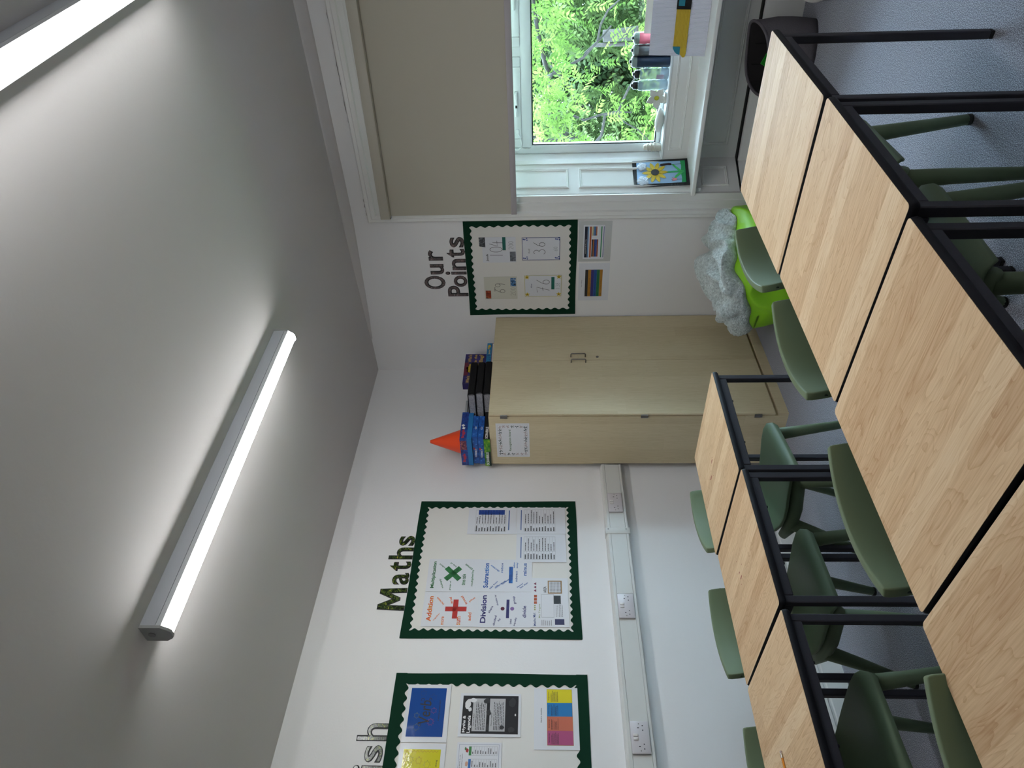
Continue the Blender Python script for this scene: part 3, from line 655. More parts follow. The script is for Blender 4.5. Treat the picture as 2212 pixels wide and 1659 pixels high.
def form(name, label, u0, u1, v0, v1, top, seed, z=Z1):
    s = sheet(name, label, 'poster', 'L', u0, u1, v0, v1, z); w, h = u1-u0, v1-v0
    rects('blue_bar', [(.03, w-.02, h-.03 if top else .042, h-.025 if top else .048)], C('#1d4f8e'), s)
    x0, x1, y0, y1 = .02, w-.018, .062, h-.045; n = 11
    rects('table_lines', [(x0, x1, y0+(y1-y0)*i/n, y0+(y1-y0)*i/n+.0008) for i in range(n+1)]+[(x, x+.0008, y0, y1) for x in (x0, x0+.055, x1)], GREY, s)
    scribble('printed_labels', x0+.002, x0+.045, y0, y1, n, BLACK, s, seed=seed, fill=.5, th=.4)
    scribble('handwriting', x0+.06, x1-.003, y0, y1, n, BLACK, s, seed=seed+5, fill=.45, th=.25)
    return s
s = form('target_sheet', 'typed sheet with a solid blue column, top right of the Maths board', -1.582, -1.380, 1.640, 1.933, False, 3)
rects('blue_column', [(.148, .185, .072, .232)], C('#1c3f8d'), s)
form('target_sheet', 'handwritten form in the lower right corner of the Maths board', -1.581, -1.378, 1.344, 1.6385, True, 8, Z1+.0002)
form('target_sheet', 'handwritten form left of another one, low on the Maths board', -1.782, -1.583, 1.346, 1.636, True, 12, Z1+.0004)
# cut-out letters
LEAF = blot('leafy photo print', ('#0c120c', '#1f2c17', '#4a5f2a', '#a7a03a'), 30, .18, 5, 3)
ROCK = blot('rock photo print', ('#262424', '#4a4545', '#6b5553', '#8d8a8a'), 26, .3, 5, 3)
def letter(ch, face, u0, u1, v0, v1, m, label, group, out=.010):
    nm = 'letter_'+ch.lower(); r_ = empty(nm); place(r_, (0, u0, v0) if face == 'L' else (u0, 0, v0), face); tag(r_, label, 'wall letter', group)
    w, h = u1-u0, v1-v0
    if ch == 'M':
        def mp2(e, k): return [((a+(e if a < .5 else -e))*w, (b_+(e if b_ < .5 else -e))*h) for a, b_ in k]
        bm = bmesh.new(); prism(bm, [(0, 0), (.05*w, h), (.27*w, h), (.51*w, .52*h), (.74*w, h), (.95*w, h), (w, 0), (.78*w, 0), (.755*w, .58*h), (.57*w, .20*h), (.44*w, .20*h), (.245*w, .58*h), (.22*w, 0)], .0012, .0024); obj('letter_outline', bm, BLACK, r_)
        bm = bmesh.new(); prism(bm, [(.035*w, .03*h), (.08*w, .965*h), (.25*w, .965*h), (.51*w, .43*h), (.755*w, .965*h), (.92*w, .965*h), (.965*w, .03*h), (.82*w, .03*h), (.785*w, .70*h), (.555*w, .24*h), (.455*w, .24*h), (.215*w, .70*h), (.18*w, .03*h)], .0024, .0030); obj('letter_face', bm, m, r_)
        return r_
    text('letter_outline', ch, 0, w, 0, h, BLACK, r_, z=.0012, bold=.024, ext=.0018)
    text('letter_face', ch, .0035, w-.0035, .0035, h-.0035, m, r_, z=.0030, bold=-.006, ext=.0006)
    return r_
for ch, u0, u1, v1, k in (('M', -2.100, -1.955, 2.389, 'first'), ('a', -1.934, -1.856, 2.333, 'second'), ('t', -1.842, -1.778, 2.362, 'third'), ('h', -1.762, -1.679, 2.378, 'fourth'), ('s', -1.666, -1.594, 2.333, 'last')):
    letter(ch, 'L', u0, u1, 2.238, v1, LEAF, f'{k} cut-out letter of Maths, {ch}, printed with dark leaves', 'letters of Maths')
for ch, u0, u1, v0, v1 in (('h', -2.792, -2.709, 2.220, 2.365), ('s', -2.888, -2.811, 2.229, 2.314), ('i', -2.932, -2.900, 2.217, 2.356)):
    letter(ch, 'L', u0, u1, v0, v1, LEAF, f'shiny leafy cut-out letter {ch} above the board at the left edge', 'letters above the left board')
for ch, u0, u1, v0, v1, wd in (('O', .721, .828, 2.147, 2.295, 'Our'), ('u', .841, .922, 2.147, 2.243, 'Our'), ('r', .950, 1.030, 2.147, 2.247, 'Our')):
    letter(ch, 'W', u0, u1, v0, v1, ROCK, f'rock-print cut-out letter {ch} in the word Our', 'letters of Our')
for ch, u0, u1, v0, v1 in (('P', .660, .746, 1.993, 2.137), ('o', .738, .828, 1.994, 2.088), ('i', .836, .862, 1.994, 2.140), ('n', .872, .960, 1.994, 2.090), ('t', .972, 1.036, 1.994, 2.121), ('s', 1.049, 1.126, 1.994, 2.092)):
    letter(ch, 'W', u0, u1, v0, v1, ROCK, f'rock-print cut-out letter {ch} in the word Points', 'letters of Points')
# left board sheets
s = sheet('verb_poster', 'shiny blue poster reading Verb with outlined stars', 'poster', 'L', -2.796, -2.516, 1.938, 2.152, Z1, LAM)
B_lam = mat('laminated blue', '#1b4a94', .10, bump=(14, .12)); rects('blue_panel', [(.025, .262, .022, .196)], B_lam, s)
text('heading', 'Verb', .085, .20, .09, .145, BLACK, s, z=.0013, shear=.15, bold=.004); strokes('curl', [arc(.083, .137, .008, .007, 20, 330), arc(.203, .134, .007, .008, -150, 160), arc(.205, .097, .006, .006, -120, 170)], .0022, BLACK, s, .0013); text('caption', 'A word or an action word', .10, .20, .045, .053, BLACK, s, z=.0013)
def star(cx, cy, r_, n=8, ri=.6): return [(cx+(r_ if k % 2 == 0 else r_*ri)*math.cos(math.pi*k/n), cy+(r_ if k % 2 == 0 else r_*ri)*math.sin(math.pi*k/n)) for k in range(2*n)]
def starline(name, stars, m, parent, w=.0012, z=.0013): return strokes(name, [p+[p[0]] for p in stars], w, m, parent, z)
starline('star', [star(.235, .135, .018, 7), star(.215, .085, .020, 6)], C('#0c2c5c'), s); starline('star', [star(.15, .075, .015, 6), star(.095, .085, .018, 9)], C('#a02040'), s); starline('star', [star(.07, .15, .018, 6), star(.125, .155, .015, 6)], C('#6b7a3a'), s)
s = sheet('yellow_poster', 'shiny yellow poster with a red zigzag edge, cut off by the photo edge', 'poster', 'L', -3.09, -2.802, 1.937, 2.152, Z1+.0002, LAM)
rects('yellow_panel', [(.02, .262, .022, .196)], mat('laminated yellow', '#d3cc2a', .10, bump=(14, .12)), s)
zz = [(.262-.02-.008*k, .186+(.005 if k % 2 else -.005)) for k in range(27)]; strokes('zigzag_edge', [zz, [(.252+(.004 if k % 2 else -.004), .186-.008*k) for k in range(20)]], .0012, C('#a03020'), s, .0013)
starline('star', [star(.215, .160, .018, 7), star(.195, .08, .018, 7)], C('#5f6a2a'), s); starline('star', [star(.212, .12, .018, 7)], C('#a0552a'), s)
text('heading', 'er', .135, .18, .085, .118, BLACK, s, z=.0013); text('caption', 'a thing', .175, .215, .033, .042, BLACK, s, z=.0013)
s = sheet('myths_poster', 'black and white poster headed Myths and Legends', 'poster', 'L', -2.768, -2.558, 1.592, 1.888, Z1, LAM)
rects('dark_panel', [(.014, .198, .012, .282)], C('#2f2f32', .2), s); rects('pale_panel', [(.026, .184, .165, .232), (.026, .184, .075, .150)], C('#b9b9bb', .2), s, z=.0010)
text('heading', 'Myths &', .02, .10, .26, .277, C('#e8e8e8'), s, z=.0014, bold=.02); text('heading', 'Legends', .018, .10, .235, .255, C('#e8e8e8'), s, z=.0014, bold=.02)
text('subheading', 'What are Myths?', .05, .11, .221, .228, BLACK, s, z=.0014); text('subheading', 'What are Legends?', .05, .115, .136, .143, BLACK, s, z=.0014)
scribble('text_lines', .032, .18, .170, .218, 6, BLACK, s, z=.0014, seed=4); scribble('text_lines', .032, .18, .08, .132, 7, BLACK, s, z=.0014, seed=6)
q = random.Random(5)
def blob(cx, cy, rx, ry, n=14, j=.35): return [(cx+rx*(1-j*q.random())*math.cos(2*math.pi*k/n), cy+ry*(1-j*q.random())*math.sin(2*math.pi*k/n)) for k in range(n)]
poly('winged_horse', [blob(.155, .258, .03, .016), blob(.175, .235, .012, .025), blob(.130, .245, .012, .010)], C('#d9d9da'), s, z=.0014)
for P_ in (blob(.172, .165, .016, .018), blob(.115, .155, .02, .014), blob(.045, .158, .018, .010), blob(.035, .045, .016, .02), blob(.165, .04, .025, .02), blob(.045, .09, .012, .014)): poly('silhouette', [P_], C('#1c1c1e'), s, z=.0016)
poly('emblem', [blob(.105, .026, .007, .004)], C('#e8e8e8'), s, z=.0014)
s = sheet('adverb_chart', 'white chart of small word lists with a pointing hand picture', 'poster', 'L', -3.01, -2.793, 1.677, 1.885, Z1, LAM)
rects('border_line', frame_lines(.01, .208, .012, .198, .001), C('#3f5a8c'), s)
text('caption', 'to describe the way', .10, .16, .188, .193, BLACK, s); text('caption', 'something happens', .10, .165, .178, .183, BLACK, s)
rects('green_heading', [(.158, .198, .140, .152)], C('#2f7c3a'), s); rects('blue_heading', [(.10, .142, .140, .152)], C('#2f6cb0'), s)
rects('list_lines', [(x0, x0+.040, .02+.012*k, .0207+.012*k) for x0 in (.158, .10) for k in range(11)]+[(x, x+.0007, .02, .14) for x in (.158, .198, .10, .142)], GREY, s)
scribble('list_words', .165, .192, .02, .140, 10, BLACK, s, seed=2, fill=.3, th=.3); scribble('list_words', .107, .135, .02, .140, 10, BLACK, s, seed=3, fill=.3, th=.3)
poly('figure_picture', [blob(.180, .160, .012, .008)], C('#a3262a'), s); poly('figure_picture', [blob(.188, .168, .008, .005)], C('#2f6c33'), s); poly('hand_picture', [blob(.120, .160, .014, .008)], C('#c99a80'), s)
s = sheet('colour_checklist', 'white sheet with yellow, blue, orange and pink blocks of text', 'poster', 'L', -2.822, -2.526, 1.316, 1.528, Z1, LAM)
text('heading', 'Hand in checklist', .125, .195, .175, .181, BLACK, s)
cc = [('#b0567f', .02), ('#c5705a', .087), ('#2f7cb8', .154), ('#ddd02f', .221)]
for i, (c_, x0) in enumerate(cc):
    rects('text_block', [(x0, x0+.067, .028, .150)], C(c_, .2), s, z=.0009); text('block_title', ['Sentences', 'Grammar', 'Writing', 'Organisation'][i], x0+.012, x0+.055, .138, .144, BLACK, s, z=.0014)
    scribble('text_lines', x0+.005, x0+.062, .095, .132, 6, BLACK, s, z=.0013, seed=i+20, fill=.6)
rects('block_outline', frame_lines(.0195, .2885, .0275, .1505, .0012), C('#b08a30'), s, z=.0013)
# points board
s = sheet('score_card', 'score card reading Josh 104 out of 200 with train and bridge photos', 'card', 'W', .930, 1.122, 1.648, 1.875, Z1)
text('name', 'Josh', .01, .065, .185, .203, BLACK, s); handnum('104', .035, .09, .088, BLACK, s, .0028, .68); handnum('200', .10, .017, .032, C('#3c4a48'), s, .0016, .95)
rects('teal_label', [(.094, .192, .068, .090)], C('#0f6357'), s, z=.001); poly('photo', [[(.118, .205), (.192, .2045), (.192, .247), (.125, .245)]], blot('train photo', ('#15171b', '#3b3d45', '#8c8f96'), 40), s); rects('photo', [(.008, .082, .003, .042)], blot('bridge photo', ('#1b1614', '#6a7079', '#8d97a5'), 22), s)
s = sheet('score_card', 'mottled score card reading 69 out of 200 with a sunset photo', 'card', 'W', .634, .817, 1.648, 1.878, Z1, LIGHTP)
text('name', 'Chris', .065, .098, .153, .162, BLACK, s); handnum('69', .05, .085, .07, BLACK, s, .0025, .95); handnum('200', .028, .012, .035, C('#6a6c60'), s, .0016, .95)
rects('photo', [(.006, .072, .185, .222)], blot('sunset photo', ('#2b1214', '#8a3420', '#c7672e'), 25), s); rects('photo', [(.105, .172, .008, .046)], blot('people photo', ('#20242c', '#3b74a8', '#d5d2cb'), 35), s)
s = sheet('score_card', 'score card with a blue border and paw prints reading RAE 36', 'card', 'W', .943, 1.117, 1.352, 1.608, Z1)
rects('blue_border', frame_lines(.001, .173, .001, .255, .003), C('#22336f'), s)
poly('paw_print', [star(x, y, .007, 4, .5) for cx, cy in ((.016, .235), (.158, .235), (.016, .02), (.158, .02)) for x, y in ((cx, cy), (cx+.010, cy-.012), (cx-.004, cy-.014), (cx+.002, cy+.01))], C('#2c4590'), s)
text('name', 'RAE', .055, .09, .202, .214, GREY, s); handnum('36', .045, .10, .078, BLACK, s, .0028, 1.0); handnum('60', .070, .018, .026, C('#5a6a66'), s, .0014, .95)
s = sheet('score_card', 'score card with a yellow border and flowers reading 76', 'card', 'W', .652, .826, 1.340, 1.596, Z1)
rects('yellow_border', frame_lines(.001, .173, .001, .255, .0022), C('#b8ae2a'), s)
poly('flower', [star(cx, cy, .019, 5, .45) for cx, cy in ((.018, .238), (.158, .238), (.018, .018), (.158, .018))], C('#c9b01e'), s, z=.0011); poly('flower_centre', [star(cx, cy, .006, 4, .6) for cx, cy in ((.018, .238), (.158, .238), (.018, .018), (.158, .018))], C('#7c5a14'), s, z=.0015)
text('name', 'Alice', .07, .105, .204, .214, C('#555a72'), s); handnum('76', .035, .082, .09, BLACK, s, .0028, .95); handnum('138', .060, .012, .028, C('#5a6a66'), s, .0014, .9); rects('teal_label', [(.058, .158, .048, .070)], C('#0f6357'), s, z=.001)
s = sheet('timetable_sheet', 'white sheet with a striped orange, purple, blue and green chart', 'poster', 'W', .612, .912, 1.012, 1.222, .0008)
text('caption', 'Team Challenge', .11, .17, .185, .190, BLACK, s)
for k, c_ in enumerate(('#26282c', '#a87727', '#332f73', '#1c4b92', '#1d6a44', '#a87727')):
    y1 = .165-.0198*k; rects('chart_row', [(.035, .25, y1-.0196, y1)], C(c_), s)
    if k: text('row_text', ['Gold', 'Purple', 'Blue', 'Green', 'Amber'][k-1], .045, .065, y1-.015, y1-.008, BLACK, s); scribble('row_text', .09, .24, y1-.013, y1-.007, 1, BLACK, s, seed=k+40, fill=.5, th=.3)
s = sheet('laminated_timetable', 'clear plastic pocket with a small striped timetable, right below the Points board', 'poster', 'W', .926, 1.226, 1.014, 1.230, .0008, mat('plastic pocket', '#bfc1bf', .15))
rects('timetable', [(.02, .272, .045, .185)], PAPER, s, z=.0010)
for y0, y1, c_ in ((.158, .176, '#171c30'), (.150, .157, '#5c8cb8'), (.132, .143, '#b0572a'), (.062, .069, '#2c8a58'), (.048, .053, '#7579a0')): rects('chart_row', [(.032, .262, y0, y1)], C(c_), s, z=.0014)
for x0, x1, cs in ((.038, .168, ('#26282c', '#9c5a26', '#1c3f80', '#26489a', '#9c4a26')), (.196, .262, ('#c9b77a', '#4f7fae', '#3f6a98', '#b06a4a', '#e6e6e6'))):
    for k, c_ in enumerate(cs): rects('chart_cell', [(x0, x1, .120-.0085*k, .128-.0085*k)], C(c_), s, z=.0014)
text('caption', 'A Good To Be Green Day', .06, .17, .163, .170, C('#dddddd'), s, z=.0020)
# sign on the side of the cupboard
s = flat('recognition_sign', 0, .293, 0, .208, LAM); place(s, (.118, C1-.0006, 1.560), 'W'); tag(s, 'white sign with leaf border reading Recognition board', 'sign')
text('heading', 'Recognition board', .055, .24, .112, .130, C('#3d6b3a'), s); rects('thin_frame', frame_lines(.012, .281, .010, .198, .0006), GREY, s)
q = random.Random(9)
def leafpoly(cx, cy, l, a, w=.28): return [(cx+l*t*math.cos(a)-w*l*s_*math.sin(a), cy+l*t*math.sin(a)+w*l*s_*math.cos(a)) for t, s_ in ((0, 0), (.35, .5), (.7, .4), (1, 0), (.7, -.4), (.35, -.5))]
ring = [(x, .183) for x in np.linspace(.03, .26, 11)]+[(x, .024) for x in np.linspace(.03, .26, 11)]+[(.026, y) for y in np.linspace(.05, .16, 5)]+[(.266, y) for y in np.linspace(.05, .16, 5)]
for nm, c_, off in (('dark_leaves', '#2c3f3f', 0), ('pink_leaves', '#a3908f', 1)):
    poly(nm, [leafpoly(x, y, .014, a_+q.random()) for i, (x, y) in enumerate(ring) if (i//2) % 2 == off for a_ in (0, 1.2, 2.4, 3.7, 5)], C(c_), s)
# ------------------------------------------------------------------ things on top of the cupboard
def gamebox(name, label, x0, x1, y0, y1, z0, z1, m, group=None):
    g = empty(name, ((x0+x1)/2, (y0+y1)/2, z0)); tag(g, label, 'board game box', group)
    w, d = (x1-x0)/2, (y1-y0)/2; bm = bmesh.new(); box(bm, -w, w, -d, d, 0, z1-z0, .0015, 1); obj('carton', bm, m, g)
    g['_w'] = w; g['_d'] = d; return g
def onface(g, face, name='face_print'):
    """empty-free helper: returns a mesh root lying on the +x ('X') or -y ('Y') face of a box; local x right, y up"""
    w, d = g['_w'], g['_d']; bm = bmesh.new(); o = obj(name, bm, BLACK, g)
    if face == 'X': M_ = MX((w+.0004, -d, 0), (0, 1, 0), (0, 0, 1))
    else: M_ = MX((-w, -d-.0004, 0), (1, 0, 0), (0, 0, 1))
    return M_
def ptext(g, M_, body, x0, x1, y0, y1, m, rot=0, bold=.03, name='title', z=.0006, shear=0):
    o = text(name, body, x0, x1, y0, y1, m, g, z=z, rot=rot, bold=bold, shear=shear); o.data.transform(M_); return o
def prect(g, M_, name, rs, m, z=.0001):
    o = rects(name, rs, m, g, z=z); o.data.transform(M_); return o
def ppoly(g, M_, name, ps, m, z=.0003):
    o = poly(name, ps, m, g, z=z); o.data.transform(M_); return o
def FM(g, face): 
    w, d = g['_w'], g['_d']
    return MX((w, -d, 0), (0, 1, 0), (0, 0, 1)) if face == 'X' else MX((-w, -d, 0), (1, 0, 0), (0, 0, 1))
WHT = C('#e6e6e6'); RED = C('#c22a22')
TY0, TY1 = -1.062, -.846
g = gamebox('word_game_box', 'green and black word game box at the bottom of the left stack', .045, .285, TY0, TY1, HC, HC+.040, C('#0f2a22', .3))
M_ = FM(g, 'Y'); prect(g, M_, 'green_panel', [(.0, .24, 0, .0398)], blot('green board print', ('#174a1e', '#3f8a24', '#9fb820'), 16, .3)); prect(g, M_, 'dark_band', [(.0, .13, 0, .0125)], C('#10281c'), z=.0004)
ptext(g, M_, 'SCRABBLE', .01, .125, .012, .030, WHT)
M_ = FM(g, 'X'); prect(g, M_, 'black_panel', [(0, .27, 0, .0398)], C('#0c0f12')); ptext(g, M_, 'SCRABBLE', .006, .112, .012, .030, WHT)
for k in range(2):
    z0 = HC+.040+.038*k; y0 = TY0+.012+.004*k
    g = gamebox('counter_game_box', ('lower' if k == 0 else 'upper')+' blue counter game box in the left stack on the cupboard', .05, .285, y0, TY1, z0, z0+.038, C('#173f86', .3), 'blue counter game boxes')
    blu = blot('blue game print', ('#14397c', '#1d57a8', '#2b6fc4'), 18, .3)
    for f_, wd in (('Y', .235), ('X', TY1-y0)):
        M_ = FM(g, f_); prect(g, M_, 'blue_panel', [(.002, wd-.002, .002, .036)], blu)
        if f_ == 'Y':
            ptext(g, M_, 'CONNECT', .06, .135, .012, .024, WHT, rot=-3); prect(g, M_, 'red_flash', [(.128, .145, .022, .031)], RED, z=.0004)
        else: ptext(g, M_, 'CO', .075, .10, .01, .022, WHT)
        ppoly(g, M_, 'counter', [[(cx+.005*math.cos(t/2), cy+.005*math.sin(t/2)) for t in range(12)] for cx, cy in ((.03, .025), (.175, .012), (.20, .028))], C('#4a86cf'))
zb = HC+.116
g = gamebox('letter_dice_game_box', 'blue and red letter dice game box on top of the left stack', .050, .285, TY0+.002, TY1, zb+.0, zb+.075, C('#123a7c', .3))
M_ = FM(g, 'Y'); prect(g, M_, 'top_print', [(.0, .235, .030, .0748)], blot('dice game print', ('#16256a', '#1c3f8e', '#2a5fae'), 20, .3)); prect(g, M_, 'cyan_edge', [(.0, .235, 0, .030)], C('#1d74b4'), z=.0003)
ptext(g, M_, 'Boggle', .03, .105, .042, .066, RED, rot=-2); prect(g, M_, 'photo', [(.14, .22, .034, .071)], blot('players photo', ('#3a1f1c', '#7a3550', '#c58a6a'), 40), z=.0005)
M_ = FM(g, 'X'); prect(g, M_, 'top_print', [(0, .25, .030, .0748)], MATS['dice game print']); prect(g, M_, 'cyan_edge', [(0, .25, 0, .030)], C('#1d74b4'), z=.0003); ptext(g, M_, 'Boggle', .01, .085, .042, .066, RED, rot=2)
ppoly(g, M_, 'dice', [[(.10+.012*math.cos(t+.4), .055+.012*math.sin(t+.4)) for t in (0, 1.57, 3.14, 4.71)], [(.125+.012*math.cos(t), .06+.012*math.sin(t)) for t in (0, 1.57, 3.14, 4.71)]], WHT)
# cone
cn = tag(empty('traffic_cone', (.170, -.965, zb+.075)), 'small bright orange plastic cone on top of the game boxes', 'cone')
bm = bmesh.new(); lathe(bm, [(.078, 0), (.080, .003), (.078, .006), (.012, .200), (.010, .206), (.006, .206), (.006, .200), (.070, .006)], 32); obj('cone_shell', bm, mat('orange plastic', '#ea4a1c', .4), cn, smooth=False, auto=True)
# tub of felt pens behind
tb = tag(empty('pen_tub', (.088, -.625, HC)), 'clear lidded tub of coloured pens behind the black files', 'tub')
TBH = .183
bm = bmesh.new(); box(bm, -.07, .07, -.07, .07, 0, TBH, .012, 3); obj('tub', bm, mat('cloudy plastic', '#9fa3a6', .25, Alpha=.45), tb, auto=True)
for k, c_ in enumerate(('#b0256a', '#c76a1c', '#8d1f5c', '#d09a20', '#6c2a86', '#b0401c')):
    bm = bmesh.new(); tube(bm, [(.04, -.055+.02*k, .01), (.045, -.055+.02*k, .16)], .007, 8); obj('pen', bm, C(c_), tb)
bm = bmesh.new(); box(bm, -.074, .074, -.074, .074, TBH-.002, TBH+.014, .004, 2); obj('lid', bm, mat('grey lid', '#a9adb0', .4), tb, auto=True)
# three black files
def bfile(k, label):
    z = HC+.0495*k; f = tag(empty('lever_arch_file', (.315, -.655-.004*k, z), math.radians((-1, 1.5, -.5)[k])), label, 'file', 'black files stacked on the cupboard')
    w, d, h = .143, .160, .048
    bm = bmesh.new(); P = [(-w, 0), (w-.012, 0), (w-.003, .004), (w, .012), (w, h-.012), (w-.003, h-.004), (w-.012, h), (-w, h), (-w, h-.003), (w-.013, h-.003), (w-.004, h-.011), (w-.004, .011), (w-.013, .003), (-w, .003)]
    A = [bm.verts.new((p[0], -d, p[1])) for p in P]; Q = [bm.verts.new((p[0], d, p[1])) for p in P]; n = len(P)
    for i in range(n): bm.faces.new((A[i], A[(i+1) % n], Q[(i+1) % n], Q[i]))
    for ring_ in (A, Q): 
        for a_, b_, c_, e_ in ((0, 1, 12, 13), (1, 2, 12, 12), (2, 3, 11, 12), (3, 4, 10, 11), (4, 5, 9, 10), (5, 6, 9, 9), (6, 7, 8, 9)):
            ids = []; [ids.append(t_) for t_ in (a_, b_, c_, e_) if t_ not in ids]
            try: bm.faces.new([ring_[i] for i in ids])
            except ValueError: pass
    obj('cover', bm, mat('black board', '#08080c', .55, spec=.25), f)
    bm = bmesh.new(); box(bm, -w+.006, w-.02, -d+.006, d-.006, .0035, h-.0035); po = obj('pages', bm, blot('page edges', ('#77767a', '#8f8f94', '#b0b0b6'), 60), f)
for k, lb in enumerate(('bottom black ring file of the three on the cupboard', 'middle black ring file of the three on the cupboard', 'top black ring file of the three on the cupboard')): bfile(k, lb)
# boxes at the right end
g = gamebox('flat_game_box', 'thin white game box with red lettering, bottom of the right stack', .02, .300, -.405, -.078, HC, HC+.030, C('#d9d5cf', .4))
M_ = FM(g, 'X'); prect(g, M_, 'red_edge', [(0, .327, .027, .030), (.322, .327, 0, .03)], C('#7c2a26')); ptext(g, M_, 'Articulate', .20, .265, .006, .02, C('#8a1f2a')); ptext(g, M_, 'game', .29, .31, .010, .018, BLACK)
g = gamebox('flat_game_box', 'blue and yellow game box second from bottom in the right stack', .02, .300, -.400, -.078, HC+.030, HC+.066, C('#1670a8', .35))
M_ = FM(g, 'X'); prect(g, M_, 'blue_panel', [(0, .322, .0, .0358)], blot('sea blue print', ('#10407c', '#1a7ab0', '#2a9ac8'), 14, .3)); ptext(g, M_, 'Junior', .19, .245, .008, .024, C('#d8cf9a')); ppoly(g, M_, 'yellow_figure', [blob(.285, .02, .02, .013), blob(.262, .024, .01, .008)], C('#d8b42a'))
g = gamebox('party_game_box', 'purple party game box with yellow lettering behind the black files',    .205, .262, -.487, -.160, HC+.066, HC+.066+.155, C('#241c5c', .3))
M_ = FM(g, 'X'); YL = C('#c9a64a')
prect(g, M_, 'purple_panel', [(0, .33, 0, .1548)], blot('purple print', ('#1c1650', '#2a2468', '#342c7a'), 12, .3)); prect(g, M_, 'maroon_band', [(.085, .23, .125, .1546)], C('#6c1c36'), z=.0004); ppoly(g, M_, 'yellow_burst', [star(.16, .075, .07, 9, .8)], C('#c8a81c'), z=.0004)
ptext(g, M_, "Who's", .235, .322, .108, .135, YL); ptext(g, M_, 'in the', .235, .322, .070, .090, YL); ptext(g, M_, 'Bag?', .235, .322, .02, .055, YL); ptext(g, M_, "Who's", .004, .08, .108, .135, YL)
ptext(g, M_, 'FAMILY GAME', .10, .215, .137, .145, YL)
ppoly(g, M_, 'ray', [[(.16+.03*math.cos(a_), .08+.03*math.sin(a_)), (.16+.06*math.cos(a_+.03), .08+.06*math.sin(a_+.03)), (.16+.06*math.cos(a_-.03), .08+.06*math.sin(a_-.03))] for a_ in (.5, .9, 1.3, 1.8, 2.3, 2.7)], BLACK, z=.0008)
ppoly(g, M_, 'dark_mouth', [blob(.16, .06, .022, .022, 14, .1)], BLACK, z=.0008)
# ------------------------------------------------------------------ beanbag, blanket
def blobmesh(fn, nu=96, nv=56):
    bm = bmesh.new(); V = []
    for j in range(nv+1):
        th = math.pi*j/nv; V.append([bm.verts.new(fn(2*math.pi*i/nu, th)) for i in range(nu)] if 0 < j < nv else [bm.verts.new(fn(0, th))])
    for j in range(nv):
        for i in range(nu):
            k = (i+1) % nu
            if j == 0: bm.faces.new((V[0][0], V[1][i], V[1][k]))
            elif j == nv-1: bm.faces.new((V[j][i], V[nv][0], V[j][k]))
            else: bm.faces.new((V[j][i], V[j+1][i], V[j+1][k], V[j][k]))
    return bm
BCX, BCY, BRX, BRY, BH = 1.085, -.365, .365, .305, .36
def bagtop(x, y):
    rx, ry = (x-BCX)/BRX, (y-BCY)/BRY; rho = (abs(rx)**3+abs(ry)**3)**(1/3)
    if rho >= 1: return None
    return .17+(BH-.17)*(1-rho**3.2)**.5+.02*rx
bb = tag(empty('beanbag', (BCX, BCY, 0)), 'lime green beanbag on the floor between cupboard and window', 'beanbag')
def fbag(a, th):
    ca, sn = math.cos(a), math.sin(a); k = (abs(ca)**3+abs(sn)**3)**(-1/3); st = math.sin(th)**.6
    x, y = BRX*k*ca*st, BRY*k*sn*st; z = math.cos(th)
    zz = .17+(BH-.17)*max(0, z)**.8+.02*x/BRX if z > 0 else .17-.17*min(1, -z*1.7)
    p = Vector((x*3.4, y*3.4, zz*4.0)); rid = 1-abs(noise.noise(p+Vector((3, 1, 4)))*2.2)
    d = (.050*(rid-.55)+.016*noise.noise(p*2.2)-.014)*(1 if z > -.6 else .2)
    n_ = Vector((x*.8, y*.8, (zz-.17))).normalized(); q_ = Vector((x, y, zz))+n_*d
    q_.z = max(.0, q_.z); return q_
obj('cover', blobmesh(fbag, 140, 80), mat('lime vinyl', '#8ccc1e', .45), bb, smooth=True)
bk = tag(empty('fleece_blanket', (BCX, BCY, 0)), 'pale grey-green fleece blanket crumpled on the lime beanbag', 'blanket')
def fbl(a, th):
    # the heap lies on the beanbag's own surface and hangs down over its left end
    t = th/math.pi; top = t < .5; s_ = t*2 if top else (1-t)*2
    lf = max(0, -math.cos(a-.25)); rt = max(0, math.cos(a+.5))
    tm = 1.10+.42*lf**1.5-.50*rt+.10*math.sin(3*a+.6)+.07*math.sin(7*a)+.05*math.sin(12*a)
    aa = a; tt = .02+s_**.9*tm; P_ = fbag(aa, tt)
    N_ = Vector((P_.x*1.1, P_.y*1.1, max(.02, P_.z-.12)*1.6)).normalized()
    if not top: return P_+N_*.002
    e = max(0, 1-s_**5)**.5
    p = Vector((P_.x*4, P_.y*4, P_.z*5)); w = noise.noise(p*.8+Vector((7, 2, 0)))
    u = P_.x*15+w*4.5+P_.y*6; f = abs(math.sin(u))**.8; v_ = abs(math.sin(P_.y*19+w*6+P_.z*13))**.8; f2 = 1-min(1, abs(noise.noise(p*1.9+Vector((1, 5, 2)))*3.0))
    hump = math.exp(-((P_.x+.06)**2)/.035-((P_.y)**2)/.06)
    T = .020+.058*f*(.30+.70*v_)+.036*f2+.066*hump*(.5+.5*f)
    T *= 1-.55*lf**2*min(1, s_*1.3)
    fz = .0040*noise.noise(P_*85)+.003*noise.noise(P_*170)
    return P_+N_*(T*e+fz)
FLE = blot('fleece', ('#9aa7a4', '#c4d0cd', '#e6f0ee'), 70, .95, 6, .5); N, L, b = nt(FLE)
n = N.new('ShaderNodeTexNoise'); n.inputs['Scale'].default_value = 160; n.inputs['Detail'].default_value = 3; tc = N.new('ShaderNodeTexCoord'); L.new(tc.outputs['Object'], n.inputs['Vector'])
